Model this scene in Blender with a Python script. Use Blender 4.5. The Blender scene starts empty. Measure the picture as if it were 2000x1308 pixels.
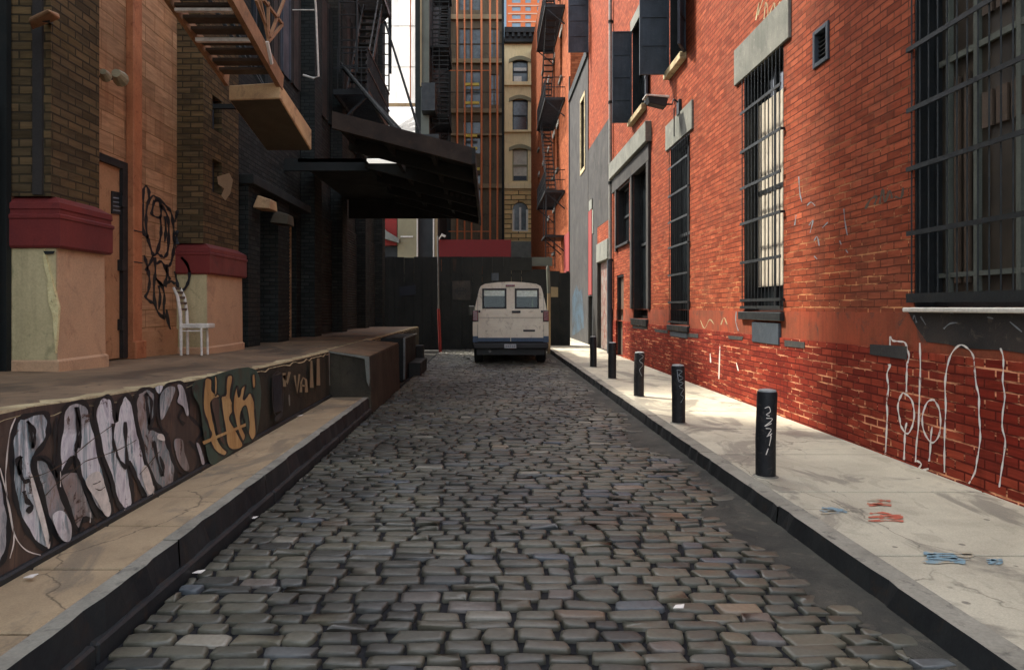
SKY, SUNE, EXPO = .15, 2.0, 1.9
import bpy, math, random
from mathutils import Vector
random.seed(7)
R = random.Random(11)
C = bpy.context.scene.collection
# photograph pixel -> place, for surfaces whose real plane is known (24 mm lens, eye height 1.5 m)
F, CX, HY, EYE = 1333.33, 955.0, 600.0, 1.5
def P(px, py, d): return Vector(((px-CX)*d/F, d, EYE-(py-HY)*d/F))
def onX(px, py, X):
    d = X*F/(px-CX); return Vector((X, d, EYE-(py-HY)*d/F))
def onZ(px, py, z):
    d = (EYE-z)*F/(py-HY); return Vector(((px-CX)*d/F, d, z))
def lin(c): return tuple(((v/255)/12.92 if v <= 10 else (((v/255)+.055)/1.055)**2.4) for v in c)

# ------------------------------------------------------------------ materials
M = {}
def newmat(name):
    m = bpy.data.materials.new(name); m.use_nodes = True
    nt = m.node_tree; b = nt.nodes['Principled BSDF']; M[name] = m
    return m, nt, b
def nd(nt, t, **k):
    n = nt.nodes.new(t)
    for a, v in k.items():
        if a in n.inputs: n.inputs[a].default_value = v
        else: setattr(n, a, v)
    return n
def ramp(nt, fac, stops):
    r = nt.nodes.new('ShaderNodeValToRGB'); e = r.color_ramp.elements
    while len(e) < len(stops): e.new(.5)
    for i, (p, c) in enumerate(stops):
        e[i].position = p; e[i].color = (*c, 1) if not isinstance(c, (int, float)) else (c, c, c, 1)
    nt.links.new(fac, r.inputs['Fac']); return r.outputs['Color']
def mixc(nt, f, a, b, mode='MIX'):
    n = nt.nodes.new('ShaderNodeMix'); n.data_type = 'RGBA'; n.blend_type = mode
    for s, v in ((n.inputs[0], f), (n.inputs[6], a), (n.inputs[7], b)):
        if isinstance(v, (int, float)): s.default_value = v
        elif isinstance(v, tuple): s.default_value = (*v[:3], 1)
        else: nt.links.new(v, s)
    return n.outputs[2]
def coords(nt, sx=1, sy=1, sz=1, kind='Object'):
    tc = nt.nodes.new('ShaderNodeTexCoord'); mp = nt.nodes.new('ShaderNodeMapping')
    mp.inputs['Scale'].default_value = (sx, sy, sz); nt.links.new(tc.outputs[kind], mp.inputs['Vector'])
    return mp.outputs['Vector']
def noise(nt, vec, scale, detail=6, rough=.6, dist=0):
    n = nd(nt, 'ShaderNodeTexNoise', Scale=scale, Detail=detail, Roughness=rough, Distortion=dist)
    nt.links.new(vec, n.inputs['Vector']); return n.outputs['Fac']
def bump(nt, b, h, strength=.3, dist=.01, prev=None):
    n = nd(nt, 'ShaderNodeBump', Strength=strength, Distance=dist)
    nt.links.new(h, n.inputs['Height'])
    if prev is not None: nt.links.new(prev, n.inputs['Normal'])
    nt.links.new(n.outputs['Normal'], b.inputs['Normal']); return n.outputs['Normal']
def worn(name, c1, c2, c3=None, scale=2.0, rough=.8, metal=0, streak=0, bs=.25, bd=.006, fine=60, k=1.0, spec=.22):
    """weathered surface: large patches of c1/c2, blotches of c3, fine grain"""
    m, nt, b = newmat(name)
    v = coords(nt)
    n1 = noise(nt, v, scale, 8, .65, .4)
    a1, a2 = [tuple(x*k for x in lin(c)) for c in (c1, c2)]
    col = ramp(nt, n1, [(.36, a1), (.64, a2)])
    if c3:
        n2 = noise(nt, v, scale*3.3, 8, .7, .8)
        f = ramp(nt, n2, [(.55, 0.0), (.68, .85)])
        col = mixc(nt, f, col, tuple(x*k for x in lin(c3)))
    if streak:
        v2 = coords(nt, 9, 9, .7)
        n3 = noise(nt, v2, 1.6, 5, .6)
        f = ramp(nt, n3, [(.45, 0.0), (.75, streak)])
        col = mixc(nt, f, col, tuple(x*.35 for x in a1))
    n4 = noise(nt, v, fine, 4, .7)
    col = mixc(nt, .35, col, ramp(nt, n4, [(.3, .35), (.7, .75)]), 'OVERLAY')
    nt.links.new(col, b.inputs['Base Color'])
    b.inputs['Metallic'].default_value = metal
    b.inputs['Specular IOR Level'].default_value = spec
    nt.links.new(ramp(nt, n1, [(.3, max(.05, rough-.12)), (.7, min(1, rough+.1))]), b.inputs['Roughness'])
    p = bump(nt, b, n4, bs, bd*.5)
    bump(nt, b, n1, bs, bd*4, p)
    return m
def brick(name, ca, cb, mort, mort2=None, low=None, w=.215, h=.075, ms=.007, patch=None, k=1.0, bs=.6, rough=.85, streak=None, stretch=1):
    m, nt, b = newmat(name)
    uv = coords(nt, kind='UV')
    # slight waviness of the courses
    nz = nd(nt, 'ShaderNodeTexNoise', Scale=3.0, Detail=3.0); nt.links.new(uv, nz.inputs['Vector'])
    sub = nd(nt, 'ShaderNodeVectorMath', operation='SUBTRACT'); nt.links.new(nz.outputs['Color'], sub.inputs[0]); sub.inputs[1].default_value = (.5, .5, .5)
    sc = nd(nt, 'ShaderNodeVectorMath', operation='SCALE'); nt.links.new(sub.outputs[0], sc.inputs[0]); sc.inputs['Scale'].default_value = .018
    ad = nd(nt, 'ShaderNodeVectorMath', operation='ADD'); nt.links.new(uv, ad.inputs[0]); nt.links.new(sc.outputs[0], ad.inputs[1])
    bt = nd(nt, 'ShaderNodeTexBrick', Scale=1.0); bt.offset = .5
    bt.inputs['Mortar Size'].default_value = ms; bt.inputs['Mortar Smooth'].default_value = .3
    bt.inputs['Brick Width'].default_value = w; bt.inputs['Row Height'].default_value = h; bt.inputs['Bias'].default_value = 0
    nt.links.new(ad.outputs[0], bt.inputs['Vector'])
    A, B, Mo = [tuple(x*k for x in lin(c)) for c in (ca, cb, mort)]
    v = coords(nt)
    big = noise(nt, v, .9, 8, .65, .6)
    bt.inputs['Color1'].default_value = (0, 0, 0, 1); bt.inputs['Color2'].default_value = (1, 1, 1, 1); bt.inputs['Mortar'].default_value = (.5, .5, .5, 1)
    col = ramp(nt, bt.outputs['Color'], [(0.0, A), (.55, B), (.82, tuple(x*.8 for x in B)), (.93, tuple(x*.7 for x in B)), (1.0, tuple(min(1, x*1.25) for x in A))])
    if patch:
        f = ramp(nt, big, [(.5, 0.0), (.64, .7)])
        col = mixc(nt, f, col, tuple(x*k for x in lin(patch)))
    v3 = coords(nt, 1, 1, 9)
    st = noise(nt, v3, 2.2, 6, .7, .5)
    col = mixc(nt, .65, col, ramp(nt, st, [(.32, .22), (.68, .72)]), 'OVERLAY')
    if mort2:
        f = ramp(nt, noise(nt, v3, 1.3, 5, .7), [(.52, 0.0), (.6, 1.0)])
        if low:
            sp = nd(nt, 'ShaderNodeSeparateXYZ'); nt.links.new(v, sp.inputs[0]); mp_ = nd(nt, 'ShaderNodeMath', operation='MULTIPLY'); mp_.inputs[1].default_value = .2; nt.links.new(sp.outputs[2], mp_.inputs[0])
            g_ = ramp(nt, mp_.outputs[0], [(low*.2*.6, 1.0), (low*.2*1.5, .12)]); mm = nd(nt, 'ShaderNodeMath', operation='MULTIPLY'); nt.links.new(f, mm.inputs[0]); nt.links.new(g_, mm.inputs[1]); f = mm.outputs[0]
        mo = mixc(nt, f, Mo, tuple(x*k for x in lin(mort2)))
    else: mo = Mo
    col = mixc(nt, bt.outputs['Fac'], col, mo)
    if streak:
        f = ramp(nt, noise(nt, coords(nt, 5, 5, .5), 1.5, 5, .65), [(.52, 0.0), (.72, .55)])
        col = mixc(nt, f, col, tuple(x*k for x in lin(streak)))
    nt.links.new(col, b.inputs['Base Color']); b.inputs['Roughness'].default_value = rough; b.inputs['Specular IOR Level'].default_value = .08
    inv = nd(nt, 'ShaderNodeMath', operation='SUBTRACT'); inv.inputs[0].default_value = 1; nt.links.new(bt.outputs['Fac'], inv.inputs[1])
    p = bump(nt, b, noise(nt, v, 45, 4, .7), .35, .004)
    bump(nt, b, inv.outputs[0], bs, .008, p)
    return m
def paint_fill(name, cols, chip, rough=.55, k=1.0, amt=.56, sc=1.0):
    """streaky brushed and weathered wall paint, flaked to what lies under it"""
    m, nt, b = newmat(name)
    v = coords(nt, 3.2*sc, 3.2*sc, .55*sc); n = noise(nt, v, 2.4, 9, .72, .9)
    L = len(cols); col = ramp(nt, n, [(.32+.36*i/(L-1), tuple(x*k for x in lin(c))) for i, c in enumerate(cols)])
    o = coords(nt); big = noise(nt, o, 1.9, 6, .6, .6)
    col = mixc(nt, ramp(nt, big, [(.52, 0.0), (.6, .6)]), col, tuple(x*k for x in lin(cols[0])))
    g = noise(nt, o, 5.5, 10, .78, .5); ch = ramp(nt, g, [(amt, 0.0), (amt+.025, 1.0)])
    col = mixc(nt, ch, col, lin(chip)); nt.links.new(col, b.inputs['Base Color']); b.inputs['Roughness'].default_value = rough
    bump(nt, b, ch, -.5, .004)
    return m
def paving(name, c1, c2, stain, k=1.0, crack=.9, rough=.8):
    m, nt, b = newmat(name); v = coords(nt)
    a1, a2, st = [tuple(x*k for x in lin(c)) for c in (c1, c2, stain)]
    n1 = noise(nt, v, 1.3, 8, .65, .5); col = ramp(nt, n1, [(.38, a1), (.62, a2)])
    n2 = noise(nt, coords(nt, 1.3, .7, 1), 1.1, 7, .62, 1.1); col = mixc(nt, ramp(nt, n2, [(.52, 0.0), (.57, .62), (.7, .8)]), col, st)
    n5 = noise(nt, coords(nt, 2.2, .9, 1), 2.6, 6, .6, .8); col = mixc(nt, ramp(nt, n5, [(.57, 0.0), (.62, .5)]), col, tuple(x*.8 for x in a2))
    vo = nd(nt, 'ShaderNodeTexVoronoi', Scale=.8, feature='DISTANCE_TO_EDGE')
    nz = nd(nt, 'ShaderNodeTexNoise', Scale=3.0, Detail=5.0); nt.links.new(v, nz.inputs['Vector'])
    ad = nd(nt, 'ShaderNodeVectorMath', operation='MULTIPLY_ADD'); nt.links.new(nz.outputs['Color'], ad.inputs[0]); ad.inputs[1].default_value = (.35, .35, .35); nt.links.new(v, ad.inputs[2])
    nt.links.new(ad.outputs[0], vo.inputs['Vector'])
    cr = ramp(nt, vo.outputs['Distance'], [(.0, 1.0), (.006, 0.0)])
    gate = ramp(nt, noise(nt, v, .7, 3, .5), [(.5, 0.0), (.55, crack)])
    cm = nd(nt, 'ShaderNodeMath', operation='MULTIPLY'); nt.links.new(cr, cm.inputs[0]); nt.links.new(gate, cm.inputs[1])
    col = mixc(nt, cm.outputs[0], col, tuple(x*.3 for x in a2))
    # gum and drip spots
    v2 = nd(nt, 'ShaderNodeTexVoronoi', Scale=3.2); nt.links.new(v, v2.inputs['Vector'])
    col = mixc(nt, ramp(nt, v2.outputs['Distance'], [(.0, .75), (.05, .7), (.065, 0.0)]), col, tuple(x*.55 for x in st))
    g = noise(nt, v, 110, 4, .75); col = mixc(nt, .4, col, ramp(nt, g, [(.3, .3), (.7, .75)]), 'OVERLAY')
    nt.links.new(col, b.inputs['Base Color']); nt.links.new(ramp(nt, n2, [(.4, rough), (.65, rough-.25)]), b.inputs['Roughness'])
    p = bump(nt, b, g, .3, .003); p = bump(nt, b, n1, .25, .02, p); bump(nt, b, cm.outputs[0], -.6, .006, p)
    return m
def plain(name, c, rough=.6, metal=0, k=1.0, spec=.5):
    m, nt, b = newmat(name)
    v = coords(nt); n = noise(nt, v, 14, 6, .65)
    a = tuple(x*k for x in lin(c))
    nt.links.new(ramp(nt, n, [(.3, tuple(x*.72 for x in a)), (.7, tuple(min(1, x*1.2) for x in a))]), b.inputs['Base Color'])
    b.inputs['Metallic'].default_value = metal; b.inputs['Specular IOR Level'].default_value = spec
    nt.links.new(ramp(nt, n, [(.3, max(.03, rough-.1)), (.7, min(1, rough+.1))]), b.inputs['Roughness'])
    bump(nt, b, n, .12, .004)
    return m
def glass_dark(name, c=(22, 26, 28), rough=.12):
    m, nt, b = newmat(name)
    v = coords(nt); n = noise(nt, v, 2.5, 5, .6)
    a = lin(c)
    nt.links.new(ramp(nt, n, [(.35, a), (.7, tuple(x*2.2 for x in a))]), b.inputs['Base Color'])
    b.inputs['Roughness'].default_value = rough; b.inputs['IOR'].default_value = 1.5
    nb = noise(nt, v, 1.2, 3, .5); bump(nt, b, nb, .05, .02)
    return m
def sheer(name, tint, alpha):
    """real window glass: mostly clear, tinted, with a sharp reflection"""
    m, nt, b = newmat(name); nt.nodes.remove(b)
    t = nd(nt, 'ShaderNodeBsdfTransparent'); t.inputs['Color'].default_value = (*tint, 1)
    g = nd(nt, 'ShaderNodeBsdfGlossy'); g.inputs['Roughness'].default_value = .04
    mx = nd(nt, 'ShaderNodeMixShader'); mx.inputs[0].default_value = alpha
    nt.links.new(t.outputs[0], mx.inputs[1]); nt.links.new(g.outputs[0], mx.inputs[2])
    nt.links.new(mx.outputs[0], nt.nodes['Material Output'].inputs['Surface'])
    return m
def tarp(name):
    m, nt, b = newmat(name)
    v = coords(nt, 1, 1, .25); n = noise(nt, v, 1.1, 6, .6, .5)
    col = ramp(nt, n, [(.3, (.62, .6, .57)), (.7, (.85, .83, .8))])
    d = nd(nt, 'ShaderNodeBsdfDiffuse'); t = nd(nt, 'ShaderNodeBsdfTranslucent')
    nt.links.new(col, d.inputs['Color']); nt.links.new(col, t.inputs['Color'])
    mx = nd(nt, 'ShaderNodeMixShader'); mx.inputs[0].default_value = .62
    nt.links.new(d.outputs[0], mx.inputs[1]); nt.links.new(t.outputs[0], mx.inputs[2])
    nt.links.new(mx.outputs[0], nt.nodes['Material Output'].inputs['Surface'])
    bp = nd(nt, 'ShaderNodeBump', Strength=.5, Distance=.2); nt.links.new(n, bp.inputs['Height'])
    nt.links.new(bp.outputs[0], d.inputs['Normal']); nt.links.new(bp.outputs[0], t.inputs['Normal'])
    nt.nodes.remove(b)
    return m

# ------------------------------------------------------------------ mesh helpers
class MB:
    def __init__(s): s.v = []; s.f = []; s.tone = None
    def poly(s, pts):
        n = len(s.v); s.v += [tuple(p) for p in pts]; s.f.append(tuple(range(n, n+len(pts)))); return s
    def box(s, x0, x1, y0, y1, z0, z1):
        x0, x1 = sorted((x0, x1)); y0, y1 = sorted((y0, y1)); z0, z1 = sorted((z0, z1))
        return s.hexa([(x0,y0,z0),(x1,y0,z0),(x1,y1,z0),(x0,y1,z0),(x0,y0,z1),(x1,y0,z1),(x1,y1,z1),(x0,y1,z1)])
    def hexa(s, p):
        n = len(s.v); s.v += [tuple(q) for q in p]
        for f in ((3,2,1,0),(4,5,6,7),(0,1,5,4),(1,2,6,5),(2,3,7,6),(3,0,4,7)): s.f.append(tuple(n+i for i in f))
        return s
    def prism(s, pts, vec):
        n = len(s.v); k = len(pts); vec = Vector(vec)
        s.v += [tuple(p) for p in pts] + [tuple(Vector(p)+vec) for p in pts]
        s.f.append(tuple(range(n+k-1, n-1, -1))); s.f.append(tuple(range(n+k, n+2*k)))
        for i in range(k):
            j = (i+1) % k; s.f.append((n+i, n+j, n+k+j, n+k+i))
        return s
    def beam(s, a, b, w, h=None, up=(0,0,1)):
        a = Vector(a); b = Vector(b); h = h or w; d = (b-a).normalized(); up = Vector(up)
        if abs(d.dot(up)) > .98: up = Vector((1,0,0)) if abs(d.x) < .9 else Vector((0,1,0))
        sx = d.cross(up).normalized(); sy = sx.cross(d).normalized()
        q = []
        for p in (a, b):
            for i, j in ((-1,-1),(1,-1),(1,1),(-1,1)): q.append(p + sx*(i*w/2) + sy*(j*h/2))
        n = len(s.v); s.v += [tuple(x) for x in q]
        for f in ((3,2,1,0),(4,5,6,7),(0,1,5,4),(1,2,6,5),(2,3,7,6),(3,0,4,7)): s.f.append(tuple(n+i for i in f))
        return s
    def tube(s, pts, r, n=8, cap=True):
        pts = [Vector(p) for p in pts]; rs = r if isinstance(r, (list, tuple)) else [r]*len(pts)
        base = len(s.v); ref = Vector((.13, .21, 1)).normalized()
        for i, p in enumerate(pts):
            d = (pts[min(i+1, len(pts)-1)] - pts[max(i-1, 0)]).normalized()
            u = ref if abs(d.dot(ref)) < .95 else Vector((1, .1, 0)).normalized()
            a = d.cross(u).normalized(); b = a.cross(d)
            for k in range(n):
                t = 2*math.pi*k/n; s.v.append(tuple(p + a*(rs[i]*math.cos(t)) + b*(rs[i]*math.sin(t))))
        for i in range(len(pts)-1):
            for k in range(n):
                j = (k+1) % n; s.f.append((base+i*n+k, base+i*n+j, base+(i+1)*n+j, base+(i+1)*n+k))
        if cap:
            s.f.append(tuple(base+k for k in range(n-1, -1, -1))); s.f.append(tuple(base+(len(pts)-1)*n+k for k in range(n)))
        return s
def catmull(pts, n=6, closed=False):
    out = []; L = len(pts); rng = range(L if closed else L-1)
    for i in rng:
        if closed: p0, p1, p2, p3 = (pts[(i+k) % L] for k in (-1, 0, 1, 2))
        else: p0, p1, p2, p3 = pts[max(i-1, 0)], pts[i], pts[i+1], pts[min(i+2, L-1)]
        for j in range(n):
            t = j/n
            out.append(tuple(.5*((2*p1[k]) + (-p0[k]+p2[k])*t + (2*p0[k]-5*p1[k]+4*p2[k]-p3[k])*t*t + (-p0[k]+3*p1[k]-3*p2[k]+p3[k])*t**3) for k in range(2)))
    if not closed: out.append(tuple(pts[-1]))
    return out
def ribbon(mb, pts, w, fn, n=6, closed=False, vary=.25, smooth=True):
    """painted stroke: centre line in wall drawing coordinates, fn places it on its wall"""
    c = catmull(pts, n, closed) if smooth else list(pts)
    L = len(c); a = []; b = []
    for i in range(L):
        q = c[(i+1) % L] if (closed or i < L-1) else c[i]; p = c[(i-1) % L] if (closed or i > 0) else c[i]
        dx, dy = q[0]-p[0], q[1]-p[1]; l = math.hypot(dx, dy) or 1
        ww = w*.5*(1 + vary*math.sin(i*.9+pts[0][0]) + vary*.5*R.uniform(-1, 1))
        a.append((c[i][0]-dy/l*ww, c[i][1]+dx/l*ww)); b.append((c[i][0]+dy/l*ww, c[i][1]-dx/l*ww))
    for i in range(L if closed else L-1):
        j = (i+1) % L
        mb.poly([fn(*a[i]), fn(*a[j]), fn(*b[j]), fn(*b[i])])
    return mb

def build(name, mb, mat, parent=None, bevel=0, smooth=False, kind=None, seg=1):
    me = bpy.data.meshes.new(name)
    off = parent.location.copy() if parent else Vector((0,0,0))
    pp = parent.parent if parent else None
    while pp is not None: off = off + pp.location; pp = pp.parent
    vs = [tuple(Vector(v)-off) for v in mb.v]
    me.from_pydata(vs, [], mb.f); me.update()
    uv = me.uv_layers.new(name='UVMap'); ud = [0.0]*(2*len(me.loops))
    W = mb.v
    for p in me.polygons:
        nx, ny, nz = abs(p.normal.x), abs(p.normal.y), abs(p.normal.z)
        for li in p.loop_indices:
            v = W[me.loops[li].vertex_index]
            if nz > .75: u, w = v[0], v[1]
            elif nx >= ny: u, w = v[1], v[2]
            else: u, w = v[0], v[2]
            ud[2*li] = u; ud[2*li+1] = w
    uv.data.foreach_set('uv', ud)
    me.materials.append(M[mat] if isinstance(mat, str) else mat)
    if mb.tone is not None:
        at = me.attributes.new('tone', 'FLOAT', 'POINT'); at.data.foreach_set('value', mb.tone)
    o = bpy.data.objects.new(name, me); C.objects.link(o)
    if parent: o.parent = parent
    if bevel:
        bm_ = o.modifiers.new('bevel', 'BEVEL'); bm_.width = bevel; bm_.segments = seg; bm_.limit_method = 'ANGLE'
    if smooth:
        for p in me.polygons: p.use_smooth = True
        if smooth != 'all':
            try: me.set_sharp_from_angle(angle=math.radians(35))
            except Exception: pass
    if kind: o['kind'] = kind
    return o
def thing(name, label, cat, loc=(0,0,0), group=None):
    o = bpy.data.objects.new(name, None); C.objects.link(o); o.location = loc; o.empty_display_size = .2
    o['label'] = label; o['category'] = cat
    if group: o['group'] = group
    return o
def tag(o, label, cat, group=None):
    o['label'] = label; o['category'] = cat
    if group: o['group'] = group
    return o
def lab(o, label): o['label'] = label; return o

def wallX(mb, X, y0, y1, z0, z1, holes, depth, back=1):
    """face in plane x=X with rectangular holes (ya,yb,za,zb); reveals run to X+back*depth"""
    ys = sorted({y0, y1, *[h[0] for h in holes], *[h[1] for h in holes]}); zs = sorted({z0, z1, *[h[2] for h in holes], *[h[3] for h in holes]})
    for i in range(len(ys)-1):
        for j in range(len(zs)-1):
            a, b, c, d = ys[i], ys[i+1], zs[j], zs[j+1]; my, mz = (a+b)/2, (c+d)/2
            if any(h[0] < my < h[1] and h[2] < mz < h[3] for h in holes): continue
            q = [(X,a,c),(X,b,c),(X,b,d),(X,a,d)]
            if back > 0: q.reverse()
            mb.poly(q)
    for (a, b, c, d) in holes:
        X2 = X + back*depth
        mb.poly([(X,a,c),(X2,a,c),(X2,a,d),(X,a,d)]); mb.poly([(X,b,c),(X,b,d),(X2,b,d),(X2,b,c)])
        mb.poly([(X,a,c),(X,b,c),(X2,b,c),(X2,a,c)]); mb.poly([(X,a,d),(X2,a,d),(X2,b,d),(X,b,d)])
    return mb
def wallY(mb, Y, x0, x1, z0, z1, holes, depth):
    """camera-facing wall in plane y=Y"""
    xs = sorted({x0, x1, *[h[0] for h in holes], *[h[1] for h in holes]}); zs = sorted({z0, z1, *[h[2] for h in holes], *[h[3] for h in holes]})
    for i in range(len(xs)-1):
        for j in range(len(zs)-1):
            a, b, c, d = xs[i], xs[i+1], zs[j], zs[j+1]; mx, mz = (a+b)/2, (c+d)/2
            if any(h[0] < mx < h[1] and h[2] < mz < h[3] for h in holes): continue
            mb.poly([(a,Y,c),(b,Y,c),(b,Y,d),(a,Y,d)])
    for (a, b, c, d) in holes:
        Y2 = Y+depth
        mb.poly([(a,Y,c),(a,Y,d),(a,Y2,d),(a,Y2,c)]); mb.poly([(b,Y,c),(b,Y2,c),(b,Y2,d),(b,Y,d)])
        mb.poly([(a,Y,c),(a,Y2,c),(b,Y2,c),(b,Y,c)]); mb.poly([(a,Y,d),(b,Y,d),(b,Y2,d),(a,Y2,d)])
    return mb
# ------------------------------------------------------------------ palette
brick('red_brick', (188,98,66), (172,84,56), (110,60,44), (250,176,120), low=2.4, patch=(158,90,66), streak=(118,68,48), k=.74, ms=.008, bs=.8)
brick('deep_red_brick', (166,72,50), (144,56,42), (96,34,26), (250,176,130), patch=(130,40,28), streak=(92,36,26), k=.8, ms=.009, bs=.6)
worn('band_plaster', (160,72,44), (120,66,44), (70,62,56), scale=1.4, rough=.8, streak=.5)
worn('black_tar', (38,38,38), (58,52,48), (96,84,74), scale=2.5, rough=.55)
worn('lintel_stone', (128,128,118), (108,110,102), (146,144,132), scale=2, rough=.85, streak=.25)
worn('grey_stucco', (70,68,65), (56,55,54), (86,80,70), scale=1.1, rough=.9, streak=.5)
brick('olive_brick', (106,86,60), (86,72,52), (60,52,40), (72,64,46), patch=(104,84,54), ms=.009, bs=.8)
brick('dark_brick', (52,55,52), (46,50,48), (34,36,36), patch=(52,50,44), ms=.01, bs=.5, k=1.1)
brick('painted_block', (182,142,106), (172,132,98), (128,96,64), patch=(184,138,98), w=.46, h=.21, ms=.006, bs=.35, streak=(128,82,58), rough=.75)
worn('door_paint', (180,136,98), (166,122,88), (110,74,52), scale=1.5, rough=.55)
worn('pilaster_paint', (182,118,80), (164,104,70), (130,74,50), scale=3, rough=.6, streak=.3)
worn('cream_plaster', (196,180,138), (178,164,124), (150,142,106), scale=1.6, rough=.8, streak=.35)
worn('pink_plaster', (198,158,122), (182,148,116), (160,126,98), scale=1.3, rough=.8)
worn('chipped_plaster', (228,214,160), (206,188,138), (120,104,74), scale=9, rough=.9, bs=.6)
worn('maroon_paint', (120,54,50), (102,48,48), (88,44,44), scale=1.5, rough=.4)
paving('dock_concrete', (136,112,84), (106,88,66), (72,62,50))
worn('dock_lip', (196,180,140), (150,132,100), (90,78,60), scale=3, rough=.8)
worn('dock_wall', (80,74,60), (62,58,50), (50,48,43), scale=1.6, rough=.9, streak=.4, k=.75)
paving('walk_left', (186,162,126), (160,138,106), (120,108,90), k=.86)
paving('walk_right', (192,185,162), (172,165,144), (108,104,94))
worn('joint_dirt', (60,54,46), (46,42,38), rough=.95)
worn('kerb_stone', (150,146,132), (126,122,110), (84,82,76), scale=2.2, rough=.75, bs=.5, bd=.012)
worn('kerb_dark', (52,54,54), (40,42,44), (66,56,48), scale=2.5, rough=.5, metal=.2)  # darker tone for the kerb faces, kerb step and dock base strip
worn('asphalt', (74,72,64), (54,53,49), (98,92,80), scale=2.4, rough=.75, fine=90, bs=.9, bd=.012)
worn('road_bed', (24,25,28), (18,19,22), (32,31,30), scale=3, rough=.8, fine=90, bs=.6)
worn('black_iron', (52,54,54), (42,45,46), (60,56,50), scale=4, rough=.45, metal=.3)
worn('bollard_paint', (38,39,41), (28,29,31), (70,66,60), scale=6, rough=.5, bs=.4)
worn('bollard_cap', (170,172,170), (140,142,140), (90,90,90), scale=8, rough=.5)
worn('dark_board', (38,40,38), (31,34,33), (46,45,41), scale=1.3, rough=.7, streak=.4)
worn('dark_steel', (46,48,46), (38,41,40), (46,45,42), scale=1.6, rough=.85, spec=.2)
worn('fascia_rust', (64,54,46), (50,44,40), (74,60,48), scale=3, rough=.85, k=.9)
worn('slate_iron', (72,80,88), (58,64,70), (84,88,92), scale=1.8, rough=.55, streak=.35)
worn('dark_slate', (52,58,64), (44,50,54), scale=1.8, rough=.7); worn('dark_brown', (58,54,50), (50,47,44), scale=2, rough=.75)
worn('brown_iron', (96,80,66), (76,66,56), scale=2, rough=.7, streak=.3)
worn('stair_wood', (164,124,90), (136,102,74), (104,84,64), scale=3, rough=.75)
worn('stair_box', (206,172,126), (166,134,100), (130,104,80), scale=1.4, rough=.7)
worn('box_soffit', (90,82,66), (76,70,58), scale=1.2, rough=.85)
plain('white_metal', (214,208,194), .45)
plain('lamp_grey', (150,140,110), .4)
plain('spray_white', (232,222,210), .7)
plain('spray_black', (30,32,34), .6)
paint_fill('spray_red', ((180,92,70), (204,110,84)), (170,158,134), amt=.52, sc=3)
paint_fill('spray_blue', (( 110,144,158), (140,164,170)), (172,162,138), amt=.5, sc=3)
plain('marker_grey', (130,136,140), .6)
paint_fill('silver_fill', ((150,140,138), (196,190,196), (238,234,232), (128,150,156), (110,84,68)), (84,62,50), amt=.6)
paint_fill('lilac_fill', ((128,104,90), (170,158,154), (120,134,136), (206,200,196), (104,74,56)), (76,54,44), amt=.57)
paint_fill('umber_fill', ((60,52,48), (92,76,66), (74,60,52), (116,92,76)), (48,44,42), amt=.6)
paint_fill('tan_fill', ((168,126,76), (194,154,98), (212,186,132)), (96,80,56), amt=.62)
paint_fill('green_fill', ((44,66,58), (58,84,72), (70,62,50)), (60,54,46), amt=.58)
paint_fill('wall_spray', ((214,206,196), (236,228,218), (200,190,182)), (128,52,38), amt=.58, sc=3)
paint_fill('black_spray', ((28,29,31), (40,41,42), (34,34,36)), (74,62,52), amt=.62, sc=2)
worn('navy_hatch', (40,44,52), (32,36,42), rough=.5)
plain('red_board', (122,34,34), .8)
plain('bright_red', (134,38,30), .8)
brick('orange_brick_far', (196,114,74), (178,98,62), (140,80,56), patch=(176,96,56), w=.3, h=.11, k=.66)
worn('beige_stone', (244,220,170), (232,206,154), (214,188,142), scale=.35, rough=.85, streak=.3)
brick('rusticated', (238,206,146), (224,190,132), (80,70,54), w=1.3, h=.42, ms=.045, bs=1)
worn('hood_stone', (150,142,112), (130,124,100), scale=.6, rough=.9)
worn('cornice_dark', (58,60,60), (44,46,46), scale=.5, rough=.8)
worn('drab_facade', (116,104,84), (98,88,72), (78,70,60), scale=.4, rough=.85, streak=.5)
worn('drab_band', (150,134,104), (130,116,90), scale=.5, rough=.85)
plain('orange_pole', (214,126,76), .7)
plain('yellow_board', (214,190,80), .7)
worn('tower_brick', (244,134,84), (232,122,76), scale=.05, rough=.9)
plain('pale_band', (236,190,160), .8)
plain('pale_blue_glass', (150,176,190), .15)
worn('grey_green', (104,108,98), (90,94,86), scale=.6, rough=.9)
glass_dark('pane_dark'); glass_dark('pane_grey', (66,74,74), .15); glass_dark('pane_room', (52,46,38), .3)
worn('blind', (206,196,176), (186,176,158), (160,150,134), scale=3, rough=.8, streak=.15)
worn('peeling_paint', (140,138,130), (120,66,52), (74,70,66), scale=5, rough=.8, streak=.4)
worn('blue_mural', (62,84,98), (56,58,58), (42,41,40), scale=2, rough=.8)
worn('van_paint', (238,232,206), (222,214,190), (176,167,144), scale=1.6, rough=.38, fine=40, bs=.05, bd=.002)
plain('van_blue', (62,84,108), .5); plain('rubber', (26,27,28), .8); plain('tail_red', (110,28,26), .25)
plain('van_black', (24,25,26), .5); plain('hub_grey', (110,110,108), .4, .5); plain('seat_cloth', (70,72,68), .9)
plain('glass_light_green', (222,242,222), .6); plain('plate_white', (170,176,176), .5)
sheer('van_glass', (.42, .5, .45), .035)
tarp('white_tarp')
plain('glow_plate', (230,232,226), .4); _b = M['glow_plate'].node_tree.nodes['Principled BSDF']; _b.inputs['Emission Color'].default_value = (1,.96,.88,1); _b.inputs['Emission Strength'].default_value = .22
plain('window_frame', (150,148,138), .5)

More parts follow.
